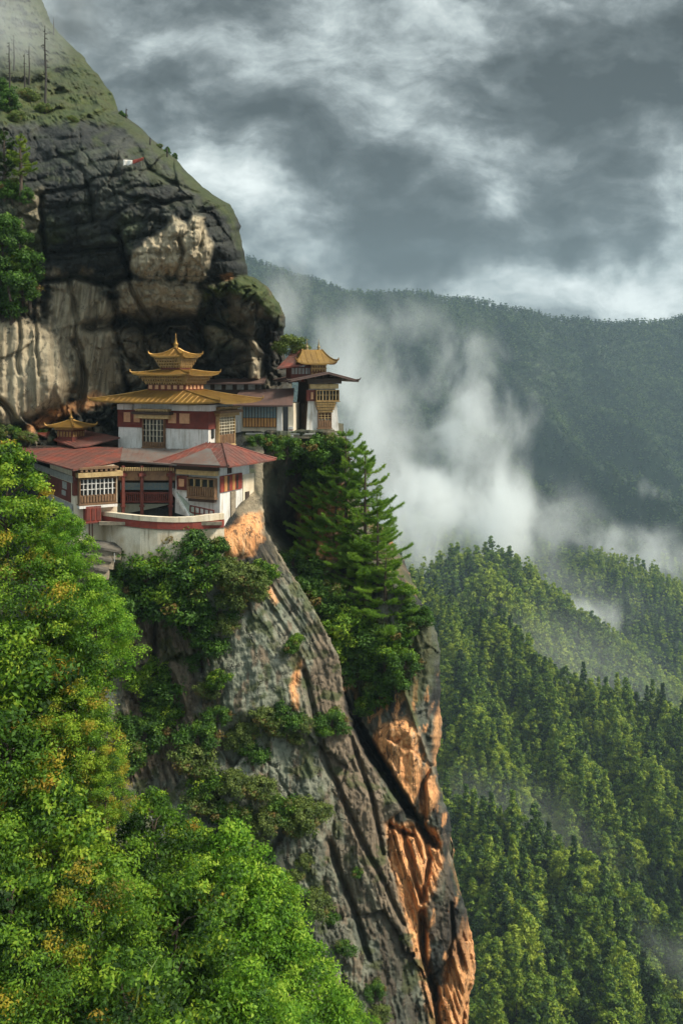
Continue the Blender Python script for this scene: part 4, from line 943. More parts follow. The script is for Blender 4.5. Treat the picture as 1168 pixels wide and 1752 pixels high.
# ------------------------------------------------------------------ link building between temple and tower
def build_link():
    A = Frame(400, 746, 112, -6); R = A.root('gallery_house', 'low white gallery house with a wide shuttered window and brown roof', 'building')
    x1 = A.fr(502, 720)[0]; zt = A.fr(450, 690)[1]; D = 5.
    MB().box(.6, x1, 0, D, -1, zt).build('wall', M_CREAM, R)
    mb = MB(); mb.box(.0, A.fr(414, 720)[0], -.25, 2, -.6, zt-.3, .1, .02); mb.box(A.fr(474, 720)[0], A.fr(484, 720)[0], -.3, 1, -.3, A.fr(478, 696)[1], .08, .0); mb.each('white_pillar', M_WHITE, R)
    a0, a1 = A.fr(416, 715)[0], A.fr(473, 715)[0]; z0, z1 = A.fr(440, 731)[1], A.fr(440, 694)[1]
    w = MB(); plane_box(w, 0, a0, a1, z0, z1, .003, .12); wo = w.build('shutter_window', M_WOOD, R)
    zm = z0+(z1-z0)*.42
    for nm, m_, za, zb_ in (('orange_shutter', M_ORNG, z0+.06, zm), ('upper_pane', M_BLUE, zm+.06, z1-.15)):
        q = MB()
        for i in range(11):
            c0, c1 = a0+(a1-a0)*(i+.12)/11, a0+(a1-a0)*(i+.88)/11; plane_box(q, 0, c0, c1, za, zb_, .122, .20 if m_ is M_ORNG else .16)
        q.each(nm, m_, wo)
    h = MB(); h.box(a0-.2, a1+.3, -.5, -.003, z1+.05, z1+.4); h.build('ochre_beam', M_OCHRE, R)
    mb = MB(); plane_box(mb, 0, A.fr(484, 720)[0]+.02, A.fr(493, 720)[0], -.5, zt-.2, .003, .06); mb.build('dark_doorway', M_GLASS, R)
    # whitewashed steps climbing to the tower
    mb = MB(); b, t = Vector((A.fr(499, 741)[0], -.5, 0)), Vector((A.fr(493, 692)[0], 1.5, A.fr(493, 692)[1]))
    for i in range(9):
        p = b.lerp(t, i/8); mb.box(p.x-.28, p.x+.28, p.y-.2, p.y+.3, p.z-.1, p.z+.2)
    st = mb.build('stair', M_WHITE, R)
    mb = MB()
    for i in range(8):
        p = b.lerp(t, (i+.5)/8); mb.box(p.x-.2, p.x+.2, p.y+.05, p.y+.4, p.z-.05, p.z+.22)
    mb.build('riser', M_DRED, st)
    e0, e1 = Vector((-.4, -1.3, zt-.15)), Vector((x1+.1, -1.3, zt-.15)); t1, t0 = Vector((x1-.3, 2.6, A.fr(480, 664, 2.6)[1])), Vector((.2, 2.6, A.fr(420, 668, 2.6)[1]))
    rf = MB(); rf.slab([e0, e1, t1, t0], .16); roof_seams(rf, (e0, e1, t1, t0), 10); rf.build('roof', M_BROWNR, R)
    mb = MB(); plane_box(mb, 1, .7, 1.8, -.1, 2.0, -.06, .06); d_ = mb.build('green_door', M_GDOOR, R); d_.location = (-.1, -1.0, .2)
    # narrow roof and painted panels of the storey behind the temple
    z0, z1 = A.fr(400, 668, 3)[1], A.fr(400, 656, 3)[1]; xa, xb = A.fr(345, 660, 3)[0], A.fr(440, 660, 3)[0]
    up = MB().box(xa, xb, 3.0, 6, z0-1, z1).build('upper_wall', M_WOOD, R)
    mb = MB()
    for i in range(5): mb.box(xa+(xb-xa)*(i+.2)/5, xa+(xb-xa)*(i+.8)/5, 2.93, 2.997, z0+.1, z1-.12)
    mb.each('pale_panel', M_GREYW, up)
    ra, rb = A.fr(340, 655, 2)[0], A.fr(453, 655, 2)[0]
    MB().slab([(ra, 1.9, z1+.05), (rb, 1.9, z1+.05), (rb-.6, 6.4, z1+.75), (ra, 6.4, z1+.75)], .14).build('upper_roof', M_BROWNR, up)
build_link()

# ------------------------------------------------------------------ tower at the cliff edge
def build_tower():
    A = Frame(523, 742, 113, 14); R = A.root('tower', 'tapering white tower at the cliff edge with brown gable roof and gold cap', 'tower')
    Wt = A.fr(581, 742)[0]; D = 6.6; zt = A.fr(552, 655)[1]
    V = [(0,0,-2.0),(Wt,0,-2.0),(Wt,D,-2.0),(0,D,-2.0)]; tp = .5
    wl = MB(); wl.box(0, Wt, 0, D, -.9, zt+.25, tp, tp*.6); wl.build('wall', M_WHITE, R)
    def fx(px, py): return A.fr(px, py, .12)
    c0, c1 = fx(529, 660)[0], fx(577.5, 660)[0]
    h = MB(); h.box(c0, c1, -.30, .5, fx(550, 665)[1], fx(550, 657)[1]); h.mat(1).box(c0-.3, c1+.3, -.55, .6, fx(550, 656.5)[1], zt+.5); h.build('cornice', [M_OCHRE, M_WOOD], R)
    h = MB(); h.box(fx(525, 675)[0]-.05, fx(538, 675)[0], -.1, .55, fx(530, 686)[1], fx(530, 667)[1]); h.mat(1).box(fx(531, 676)[0], fx(535, 676)[0], -.16, -.102, fx(530, 683)[1], fx(530, 671)[1]); h.each('red_panel', [M_DRED, M_TAN], R)
    w = lattice(R, 0, fx(539, 675)[0], fx(578, 675)[0], fx(550, 686)[1], fx(550, 667)[1], -.3, 7, 2, .85, M_GOLDW, M_OCHRE, fw=.1)
    mb = MB(); za = fx(550, 687)[1]
    for i, (q0, q1, o) in enumerate(((539, 572, .5), (540, 571, .45), (541.5, 570, .38), (543.5, 568, .3))):
        zz = za-.06-i*.30; mb.box(fx(q0, 690)[0], fx(q1, 690)[0], -o, .6, zz-.29, zz-.01)
        n = 7
        for k in range(n):
            xx = fx(q0, 690)[0]+(fx(q1, 690)[0]-fx(q0, 690)[0])*(k+.5)/n; mb.box(xx-.1, xx+.1, -o-.06, -o-.003, zz-.24, zz-.06)
    mb.build('corbel', M_GOLDW, w)
    lattice(R, 0, fx(543, 718)[0], fx(566, 718)[0], fx(550, 732)[1], fx(550, 706)[1], -.35, 4, 3, .6, M_BROWN, M_OCHRE, pane=M_DRED, panel=.45)
    # shaded side door strip and plants' stone pots at the foot
    mb = MB(); mb.box(-.10, .5, 1.8, 3.0, -.6, 3.4); mb.build('dark_doorway', M_WOOD, R)
    tm = MB(); ht = zt+.25; tm.add([(-.07, .25, -.9), (-.07, D-.2, -.9), (tp-.07, D-.5, ht-.05), (tp-.07, .5, ht-.05), (.3, .25, -.9), (.3, D-.2, -.9), (tp+.3, D-.5, ht-.05), (tp+.3, .5, ht-.05)], [(0,3,2,1),(4,5,6,7),(0,1,5,4),(1,2,6,5),(2,3,7,6),(3,0,4,7)]); tm.build('side_shade_slab', M_WOOD, R)  # added dark slab: its colour stands in for shade on the white wall
    # gable roof, gable end to the front
    ax = fx(557, 640)[0]; zE = A.fr(552, 651, -1.2)[1]; zA = A.fr(557, 637, -1.2)[1]
    xl, xr = A.fr(492, 650, -1.2)[0], A.fr(613, 650, -1.2)[0]; yf, yb = -1.4, D+1.4
    rf = MB()
    rf.slab([(xl, yf, zE), (ax, yf, zA), (ax, yb, zA), (xl, yb, zE)], .20); rf.slab([(ax+.004, yf, zA), (xr, yf, zE), (xr, yb, zE), (ax+.004, yb, zA)], .20)
    for k in range(9):
        y = yf+(yb-yf)*k/8; rf.tube([(xl, y, zE+.03), (ax, y, zA+.03)], .03, 4); rf.tube([(ax, y, zA+.03), (xr, y, zE+.03)], .03, 4)
    r_ = rf.build('gable_roof', M_BROWNR, R)
    tip = MB(); tip.tube([(xr-.3, yf, zE+.06), (xr+.05, yf-.05, zE+.10), (xr+.22, yf-.08, zE+.32)], [.12, .1, .04], 6); tip.tube([(xl+.3, yf, zE+.06), (xl-.1, yf-.05, zE+.08), (xl-.2, yf-.08, zE+.26)], [.12, .1, .04], 6); tip.each('eave_tip', M_WOOD, r_)
    g = MB(); g.add([(xl+1.4, .2, zE+.1), (xr-1.4, .2, zE+.1), (ax, .2, zA-.25), (xl+1.4, .5, zE+.1), (xr-1.4, .5, zE+.1), (ax, .5, zA-.25)], [(0,1,2),(5,4,3),(0,3,4,1),(1,4,5,2),(2,5,3,0)]); g.build('gable_board', M_WOOD, r_)
    for k in range(7):
        pass
    bm = MB()
    for k in range(9):
        t = (k+.5)/9; xx = xl+(xr-xl)*t; zz = zE+(zA-zE)*(1-abs(xx-ax)/max(ax-xl, xr-ax))-.42; bm.box(xx-.09, xx+.09, yf+.25, .3, zz, zz+.16)
    bm.each('rafter', M_WOOD, r_)
    # small upper storey and gilded roof
    lx0, lx1 = A.fr(531, 630, 1.)[0], A.fr(558, 630, 1.)[0]; z0, z1 = zE+.2, A.fr(545, 621, 1.)[1]
    MB().box(lx0, lx1, 1., 4.2, z0, z1).build('lantern_wall', M_DRED, R)
    mb = MB(); dentils(mb, 0, lx0, lx1, z1-1.0, z1-.1, -1., .3, .3, 2)
    for k in range(4): c = lx0+(lx1-lx0)*(k+.5)/4; mb.box(c-.15, c+.15, .93, .997, z1-1.5, z1-1.1)
    mb.build('lantern_cornice', M_GOLDW, R)
    hx = (A.fr(576, 617, .0)[0]-A.fr(508, 617, 0)[0])/2; cxx = (A.fr(576, 617, 0)[0]+A.fr(508, 617, 0)[0])/2
    go = hip_roof(R, 'gold_roof', cxx, 2.6, hx, 2.6, 1.15, .2, z1-.05, z1+1.55, M_GOLD, .35, .14, 1.35)
    for px in (525, 545):
        s = spire(R, A.fr(px, 600, 2.6)[0], 2.6, z1+1.5, 1.35, .17, M_BRASS)
    # left annex with red lean-to roof
    x0, x1 = A.fr(498, 634, 1.4)[0], A.fr(533, 634, 1.4)[0]
    an = MB().box(x0, x1, 1.4, 4.5, A.fr(510, 645, 1.4)[1]-.6, A.fr(510, 627, 1.4)[1]).build('annex_wall', M_DRED, R)
    mb = MB()
    for k in range(6): mb.box(x0+(x1-x0)*(k+.15)/6, x0+(x1-x0)*(k+.85)/6, 1.32, 1.397, A.fr(510, 640, 1.4)[1], A.fr(510, 629.5, 1.4)[1])
    mb.each('pale_panel', M_GREYW, an)
    q = lambda px, py, y: Vector((A.fr(px, py, y)[0], y, A.fr(px, py, y)[1]))
    rf = MB(); e = (q(474, 629, .4), q(536, 621, .4), q(540, 607, 2.4), q(490, 613, 3.4)); rf.slab(list(e), .18); roof_seams(rf, e, 6); rf.build('annex_roof', M_ROOF, R)
    rf = MB(); e = (q(490, 612.5, 3.4), q(536, 606, 2.8), q(522, 596, 4.6), q(500, 600, 4.8)); rf.slab(list(e), .12); rf.build('upper_red_roof', M_ROOF, R)
build_tower()

def build_ledge():
    R = empty('ledge_wall', P(500, 750, 110), 0, 'long low mossy stone ledge wall under the gallery house and tower', 'ledge wall'); o = R.location
    pts = [(420, 110.9), (440, 110.7), (470, 110.8), (520, 110.8), (560, 111.2), (589, 112.)]
    path = [Vector(((px-CX)/F*Y-o.x, Y-o.y, 0)) for px, Y in pts]
    z = [(HY-743.5)/F*Y-o.z for px, Y in pts]; zb = [(HY-750)/F*Y-o.z for px, Y in pts]
    swept_wall(path, list(zip(zb, z)), 4.).build('stone_wall', M_STONE, R)
    swept_wall([p+Vector((0, -.12, 0)) for p in path], [(q+.003, q+.16) for q in z], 1.).build('coping', M_GREYW, R)
build_ledge()

def build_flag():
    """cloth strung on two sticks on the dark rock"""
    Y = at_up(228, 278)-1.2; R = empty('prayer_flag', P(228, 285, Y), 0, 'small red and white prayer flag on sticks against the dark rock', 'prayer flag'); o = R.location
    mb = MB(); mb.tube([P(212, 284, Y)-o, P(212, 272, Y)-o], .04, 5); mb.tube([P(245, 284, Y)-o, P(245, 268, Y)-o], .04, 5); mb.each('stick', M_WOOD, R)
    for nm, x0, x1, m_, a, b, c, d in (('white_cloth', 211, 227, M_WHITE, 273, 274, 285, 281), ('red_cloth', 227, 246, M_RED, 274, 269, 281, 274)):
        V = []; n = 10
        for i in range(n+1):
            t = i/n; px = x0+(x1-x0)*t
            for j in range(5):
                s = j/4; py = (a+(b-a)*t)*(1-s)+(c+(d-c)*t)*s; V.append(P(px, py, Y-.1*math.sin(t*9+s*2))-o)
        Fq = [(i*5+j, i*5+j+1, i*5+j+6, i*5+j+5) for i in range(n) for j in range(4)]
        q = MB().add(V, Fq).build(nm, m_, R, True); md = q.modifiers.new('thick', 'SOLIDIFY'); md.thickness = .02
build_flag()
# ------------------------------------------------------------------ foliage
def leaf_mat(name, cols, trans=.35, rough=.6, yellow=None, rand=.0):
    """leaf colours by each leaf's own tint; thin leaves let some light through"""
    m, N, b, out = new_mat(name)
    t = N.attr('tint')
    if rand:
        t = N.math('ADD', t, N.math('MULTIPLY', N.math('SUBTRACT', N.attr('tone', 'INSTANCER'), .15), .5))
        oi = N.new('ShaderNodeObjectInfo'); t = N.math('ADD', t, N.math('MULTIPLY', N.math('SUBTRACT', oi.outputs['Random'], .5), rand), clamp=True)
    c = N.ramp(t, cols)
    if yellow: c = N.mix(N.attr('autumn'), c, yellow)
    N.put(b.inputs['Base Color'], c); b.inputs['Roughness'].default_value = rough; b.inputs['Specular IOR Level'].default_value = .3
    if trans:
        tr = N.new('ShaderNodeBsdfTranslucent'); N.put(tr.inputs[0], c); mx = N.new('ShaderNodeMixShader'); mx.inputs[0].default_value = trans
        N.l.new(b.outputs[0], mx.inputs[1]); N.l.new(tr.outputs[0], mx.inputs[2]); N.l.new(mx.outputs[0], out.inputs[0])
    return m
M_LEAF = leaf_mat('broad_leaf', [(0, (.020, .055, .008)), (.35, (.072, .168, .014)), (.7, (.165, .305, .020)), (1, (.31, .42, .034))], .45, yellow=(.46, .29, .03))
M_LEAFB = leaf_mat('bright_leaf', [(0, (.034, .090, .010)), (.35, (.108, .255, .018)), (.7, (.205, .385, .024)), (1, (.33, .47, .045))], .45, yellow=(.50, .32, .03))
M_LEAFD = leaf_mat('dark_shrub_leaf', [(0, (.018, .052, .008)), (.5, (.060, .145, .016)), (1, (.13, .24, .028))], .35, yellow=(.16, .08, .03))
M_LEAFO = leaf_mat('olive_shrub_leaf', [(0, (.040, .062, .012)), (.5, (.095, .145, .026)), (1, (.17, .22, .05))], .35, yellow=(.20, .07, .03))
M_NEEDLE = leaf_mat('pine_needle', [(0, (.055, .130, .016)), (.5, (.155, .30, .028)), (1, (.27, .41, .05))], .5)
M_FOREST = leaf_mat('forest_leaf', [(0, (.013, .036, .007)), (.3, (.048, .104, .011)), (.65, (.135, .225, .016)), (1, (.26, .33, .028))], .3, rand=.8)
M_FAR = leaf_mat('far_conifer_leaf', [(0, (.009, .026, .010)), (.5, (.030, .066, .018)), (1, (.075, .12, .024))], .2, rand=.6)
M_BARK = simple('bark', (.085, .060, .042), (.045, .032, .024), .95, scale=(3, 3, .8), bs=6, bstr=.5)
M_SNAG = simple('dead_wood', (.05, .045, .04), (.03, .026, .022), .95, scale=(3, 3, 1), bs=6, bstr=.4)

def quads(C, A, B, l, w):
    """leaf-shaped quads: centres C, long axes A, cross axes B"""
    V = np.stack([C-A*l[:, None]*.5, C+B*w[:, None]*.5-A*l[:, None]*.08, C+A*l[:, None]*.5, C-B*w[:, None]*.5-A*l[:, None]*.08], 1).reshape(-1, 3)
    return V, np.arange(len(V)).reshape(-1, 4)
def unit(v): return v/np.maximum(np.linalg.norm(v, axis=-1, keepdims=True), 1e-9)
def make_leaves(R, centres, radii, per, size, flat=.75, up=.45, tintc=None, autumn=None):
    n = len(centres); rep = (per*(radii/radii.mean())**2).astype(int)+3; ix = np.repeat(np.arange(n), rep); m = len(ix)
    d = unit(R.normal(size=(m, 3))+np.array([0, 0, up])); rad = radii[ix]*(.25+.95*R.random(m)**.7)
    C = centres[ix]+d*rad[:, None]*np.array([1, 1, flat])+R.normal(size=(m, 3))*radii[ix][:, None]*.08
    nrm = unit(d+R.normal(size=(m, 3))*.55+np.array([0, 0, .25])); A = unit(np.cross(nrm, R.normal(size=(m, 3)))); A = unit(A+d*.35-np.array([0, 0, .25])*R.random((m, 1))); B = unit(np.cross(nrm, A))
    l = size*(.65+.7*R.random(m)); V, Fq = quads(C, A, B, l, l*.52)
    tint = np.clip((tintc[ix] if tintc is not None else .5)+R.normal(size=m)*.13, 0, 1)
    au = np.zeros(m) if autumn is None else np.clip(autumn[ix]+R.normal(size=m)*.12*(autumn[ix] > .02), 0, 1)
    return V, Fq, tint, au
def crown(seed, H, Rr, prof, nc, per, size, rc, mat, autumn=0., name='crown', tint0=.5, lobes=5):
    R = np.random.RandomState(seed); t = R.random(nc)**.9; ang = R.random(nc)*6.283; k = np.where(R.random(nc) < .72, .80+.25*R.random(nc), .25+.5*R.random(nc))
    lob = 1+.22*np.sin(ang*lobes+seed+4*t)+.12*np.sin(ang*2+9*t+seed)
    rr = Rr*prof(t)*k*lob; C = np.stack([rr*np.cos(ang), rr*np.sin(ang), t*H], 1)
    rad = rc*(.6+.8*R.random(nc))*(.65+.5*prof(t)); tc = tint0+R.normal(size=nc)*.26
    au = (R.random(nc) < autumn)*(.2+.6*R.random(nc))*(k > .7)
    V, Fq, tint, a = make_leaves(R, C, rad, per, size, flat=.62, tintc=tc, autumn=au)
    return mesh_np(name, V, [Fq], [mat], False, None, {'tint': tint, 'autumn': a}), C
def trunk_mesh(C, H, depth, r, seed, n_l=14, bend=.3):
    R = random.Random(seed); mb = MB(); pts = [(R.uniform(-bend, bend)*i/6, R.uniform(-bend, bend)*i/6, -depth+(H*.8+depth)*i/6) for i in range(7)]
    mb.tube(pts, [r*(1-.75*i/6) for i in range(7)], 8)
    for q in R.sample(range(len(C)), min(n_l, len(C))):
        c = Vector(C[q]); z0 = max(-depth*.3, c.z-.45*math.hypot(c.x, c.y)-.4); s = Vector((pts[3][0]*.5, pts[3][1]*.5, z0)); mid = s.lerp(c, .5)+Vector((R.uniform(-.2, .2), R.uniform(-.2, .2), .15))
        mb.tube([s, mid, c], [r*.32, r*.2, r*.06], 5)
    o = mb.build('trunk', M_BARK); me = o.data; bpy.data.objects.remove(o); return me
oval = lambda t: np.sqrt(np.clip(np.sin(np.pi*np.clip(t*.88+.10, 0, 1)), 0, 1))
cone = lambda t: np.clip((1-t)**.75*1.02+.05, .05, 1)*np.clip(t*7+.45, 0, 1)
egg = lambda t: np.clip(np.sin(np.pi*np.clip(.18+.82*t, 0, 1)), 0.05, 1)**.7
def tree_proto(seed, H, Rr, prof, nc, per, size, rc, mat, autumn, depth, r, tint0=.5):
    cm, C = crown(seed, H, Rr, prof, nc, per, size, rc, mat, autumn, tint0=tint0); return cm, trunk_mesh(C, H, depth, r, seed), H, Rr
def put_tree(name, proto, loc, s, rz, label, cat, group=None, sz=1.):
    r = empty(name, loc, rz, label, cat, group); r.scale = (s, s, s*sz)
    link('trunk', proto[1], r); link('crown', proto[0], r); return r

# ---- big trees in the foreground on the left
BIG = [tree_proto(301, 9., 3.3, egg, 210, 105, .24, .62, M_LEAF, .08, 8, .22, .50), tree_proto(302, 9., 3.3, oval, 240, 150, .165, .62, M_LEAF, .17, 8, .22, .52), tree_proto(303, 9.5, 3.2, egg, 240, 120, .20, .60, M_LEAFB, .02, 8, .22, .50),
       tree_proto(304, 9., 3.4, oval, 200, 95, .26, .66, M_LEAF, .03, 8, .24, .30), tree_proto(305, 9.5, 3.2, egg, 230, 120, .20, .62, M_LEAF, .30, 8, .22, .68)]
FORE = [  # crown top in the photograph, half width, distance, kind, label
    (14, 752, 80, 52, 0, 'tall leafy tree at the left edge, its top touching the long rusty roof'), (112, 862, 44, 50, 2, 'small yellow green tree in front of the white corner of the quarters'),
    (62, 945, 105, 48.5, 1, 'broad green tree with orange leaf tips below the left edge tree'), (166, 978, 60, 49, 2, 'bright green tree directly below the curved slate steps'), (10, 1060, 120, 46.5, 3, 'dark leafy tree at the left edge, half hidden by brighter crowns'),
    (132, 1155, 60, 46, 4, 'tree turning yellow beside the brown stained rock'), (20, 1230, 120, 44.5, 1, 'green tree with scattered orange tips at the left edge, mid height'), (180, 1268, 42, 45, 4, 'narrow yellow green tree against the dark cliff foot'),
    (95, 1330, 112, 43, 0, 'wide green tree in the middle of the foreground grove'), (262, 1355, 76, 46.5, 3, 'olive green tree with a pointed top under the hanging shrubs'), (395, 1405, 105, 47.5, 2, 'large bright green tree in front of the grey cliff foot'),
    (150, 1470, 112, 41, 1, 'dark tree with orange tips in the lower foreground'), (295, 1500, 110, 43.5, 3, 'deep green shaded tree left of the large bright one'), (20, 1470, 105, 40, 3, 'dark tree in the lower left corner area, behind the lowest crown'),
    (512, 1590, 88, 46.5, 2, 'bright green tree at the foot of the cliff, right of the large one'), (425, 1640, 108, 41.5, 2, 'bright low tree at the bottom edge of the picture'), (60, 1600, 120, 38.5, 1, 'lowest left tree with brownish orange sprays'),
    (225, 1630, 115, 38.5, 3, 'dark low tree at the bottom edge, left of the bright one'), (590, 1685, 52, 46.8, 2, 'rightmost small bright tree at the foot of the cliff'), (465, 1480, 60, 48.2, 2, 'bright side tree peeping out right of the large bright tree'), (330, 1400, 70, 48.5, 0, 'mid green tree between the olive tree and the large bright tree')]
for i, (px, py, hw, Y, k, lab) in enumerate(FORE):
    pr = BIG[k]; s = hw/(F/Y)/pr[3]; top = P(px, py, Y); put_tree('broadleaf_tree', pr, top-Vector((0, 0, pr[2]*s*1.06+.3)), s, i*1.7, lab, 'tree', 'broadleaf trees in the foreground grove', 1.06)

# ---- shrubs clinging to the cliff
SHR = [tree_proto(401, 1.5, 1.1, egg, 46, 75, .17, .36, M_LEAFD, .05, .6, .07, .5), tree_proto(402, 1.3, 1.2, oval, 46, 75, .18, .36, M_LEAFO, .07, .6, .07, .5), tree_proto(403, 1.6, 1.1, egg, 48, 75, .17, .36, M_LEAF, .0, .6, .07, .5), tree_proto(404, 1.6, 1.0, cone, 48, 75, .16, .36, M_LEAFD, .0, .6, .07, .35)]
PATCH = [
    ('dark green shrub in the thicket right under the white terrace wall', 'shrubs under the terrace wall', [0, 2, 0, 3], [(230,945,32),(255,965,42),(312,918,34),(338,935,40),(300,975,46),(352,980,42),(210,990,40),(240,1015,48),(322,1030,46),(292,1005,40),(335,1065,38),(355,1095,34),(375,1040,36),(285,940,34),(358,938,30),(378,936,24),(300,945,30),(205,1040,46),(180,1010,36)]),
    ('olive shrub on the slope between orange earth and grey rock wall', 'olive shrubs below the orange earth', [1, 1, 2], [(390,975,34),(420,985,36),(448,975,26),(402,1015,32),(430,1010,28),(460,985,20),(385,1065,24),(395,1000,30)]),
    ('green shrub hanging in the brown stained hollow of the cliff', 'shrubs in the stained hollow', [2, 0], [(262,1140,30),(276,1178,36),(296,1220,26),(248,1250,38),(268,1210,30),(225,1290,38),(240,1165,24),(215,1230,24)]),
    ('dark shrub on the cliff rib between the hollow and the grey wall', 'shrubs on the cliff rib', [0, 1, 2], [(338,1255,36),(330,1298,40),(356,1338,34),(345,1125,24),(352,1180,22),(378,1160,22),(372,1220,22),(340,1370,30)]),
    ('low olive shrub on the ledge crossing the grey rock wall', 'shrubs on the grey wall ledge', [1, 1, 3], [(418,1248,28),(455,1225,28),(488,1222,30),(518,1235,20),(502,1262,16),(432,1282,28),(405,1265,22),(470,1245,22)]),
    ('small tufted shrub at the edge of the brown fluted rock', 'shrubs by the fluted rock', [0, 2], [(566,1230,26),(552,1250,16),(500,1105,16),(508,1090,12),(585,1245,14)]),
    ('olive shrub on the lower shelf of the grey cliff', 'shrubs on the lower shelf', [1, 1, 0], [(402,1335,28),(440,1345,32),(482,1380,32),(520,1388,36),(552,1384,18),(410,1395,28),(455,1400,28),(500,1415,22),(385,1385,26),(430,1440,26),(395,1440,26)]),
    ('small shrub alone on the dark lower rock face', 'shrubs on the dark lower rock', [1, 0], [(540,1540,30),(560,1565,18),(500,1500,20),(640,1690,18),(648,1730,20),(612,1490,12),(520,1470,16),(590,1620,18),(690,1600,10)]),
    ('leafy shrub hanging below the ledge wall under the tower', 'shrubs under the ledge wall', [0, 3, 0], [(490,764,28),(520,768,30),(552,764,32),(506,792,26),(532,788,30),(472,758,20),(568,786,28),(548,806,24),(522,814,20),(440,752,14),(455,756,16),(582,764,20)]),
    ('dark green shrub in the gully at the foot of the pines', 'shrubs in the pine gully', [0, 3, 0, 2], [(500,955,26),(530,985,38),(560,1020,38),(590,1060,42),(622,1100,42),(642,1150,38),(610,1140,34),(662,1110,38),(690,1080,30),(700,1045,24),(650,1185,30),(630,1205,22),(690,1130,28),(722,1052,20),(545,1010,30),(575,1100,30),(600,1120,34),(676,1160,26),(640,1085,36),(692,1010,18)]),
    ('dark shrub at the left edge on the ledges above the pale slabs', 'shrubs on the left ledges', [3, 0], [(10,420,36),(38,445,34),(18,470,38),(40,495,28),(10,515,34),(22,325,24),(50,335,16),(8,385,30),(34,400,22),(60,470,16)]),
    ('small scrubby bush along the top rim of the dark rock', 'bushes on the rock rim', [3, 1], [(20,172,22),(50,165,18),(10,150,20),(75,185,14),(285,258,8),(273,250,6),(300,268,7),(125,205,10),(210,196,8),(30,200,16)]),
    ('round shrub on the left ledge between rock and rusty roof', 'shrubs by the rusty roof', [0, 1], [(20,742,20),(48,748,16),(75,742,12),(5,735,20)])]
for lab, grp, kinds, spots in PATCH:
    for i, (px, py, hw) in enumerate(spots):
        upper = grp in ('shrubs on the left ledges', 'bushes on the rock rim', 'shrubs by the rusty roof')
        Y = (at_up if upper else at_lo)(px, py+hw*.4)-.15; pr = SHR[kinds[i % len(kinds)]]; s = hw/(F/Y)/pr[3]*.88
        r = put_tree('shrub', pr, P(px, py, Y)-Vector((0, .25*s, pr[2]*s*.5)), s, i*2.1, lab, 'shrub', grp); r.rotation_euler.x = .25
r = put_tree('shrub', SHR[1], P(497, 605, 118), 1.5, .4, 'rounded reddish green shrub on the rock corner behind the tower', 'shrub')

# ---- pines beside the tower
def pine_mesh(seed, H, Rr, mat, whorls=17, size=.36, dens=1., z_lo=.18):
    R = np.random.RandomState(seed); Cs, As, Bs, Ls, Ts = [], [], [], [], []; mb = MB()
    mb.tube([(0, 0, -1.5), (.05, .02, H*.35), (-.06, .05, H*.7), (0, 0, H)], [.24, .19, .11, .02], 8)
    for wi in range(whorls):
        t = z_lo+(1-z_lo)*(wi+R.rand()*.6)/whorls; z = H*t; L0 = Rr*((1-t)**.72)*(.55+.55*min(1, (t-z_lo)/.2+.35))+.35
        for k in range(R.randint(4, 7)):
            a = R.rand()*6.283; L = L0*(.40+.75*R.rand()); rise = .08+.38*t+.12*R.randn(); n = 9; pts = []
            for i in range(n+1):
                s = i/n; pts.append(np.array([math.cos(a)*L*s, math.sin(a)*L*s, z+L*(-.10*s+rise*s*s+.12*s**4)]))
            mb.tube([Vector(p) for p in pts[::3]], [.055*(1-t)+.02, .04*(1-t)+.015, .02, .01], 4)
            bt = .5+R.randn()*.16
            m = int(dens*25*L); s = R.rand(m)**.6*.85+.15; ii = np.minimum((s*n).astype(int), n-1); fr = s*n-ii; pa = np.array(pts)
            side = np.array([-math.sin(a), math.cos(a), 0.]); lat = (R.rand(m)-.5)*L*.46*(1.05-s*.75)
            c = pa[ii]*(1-fr[:, None])+pa[ii+1]*fr[:, None]+side*lat[:, None]; c[:, 2] += np.abs(lat)*.12
            dirb = np.array([math.cos(a)*.9, math.sin(a)*.9, .45])
            for _ in range(9):       # a tuft of needles
                A = unit(dirb+R.normal(size=(m, 3))*.55+side*np.sign(lat)[:, None]*.35); B = unit(np.cross(A, R.normal(size=(m, 3))))
                Cs.append(c+A*size*.4); As.append(A); Bs.append(B); Ls.append(size*(.7+.6*R.rand(m))); Ts.append(np.clip(bt+R.normal(size=m)*.14, 0, 1))
    l = np.concatenate(Ls); V, Fq = quads(np.concatenate(Cs), np.concatenate(As), np.concatenate(Bs), l, l*.11)
    o = mb.build('trunk', M_BARK); tm = o.data; bpy.data.objects.remove(o)
    return mesh_np('crown', V, [Fq], [mat], False, None, {'tint': np.concatenate(Ts)}), tm, H, Rr
PINES = [pine_mesh(501, 17., 5.5, M_NEEDLE), pine_mesh(502, 15., 5.0, M_NEEDLE, 15), pine_mesh(503, 10., 3.6, M_NEEDLE, 12)]
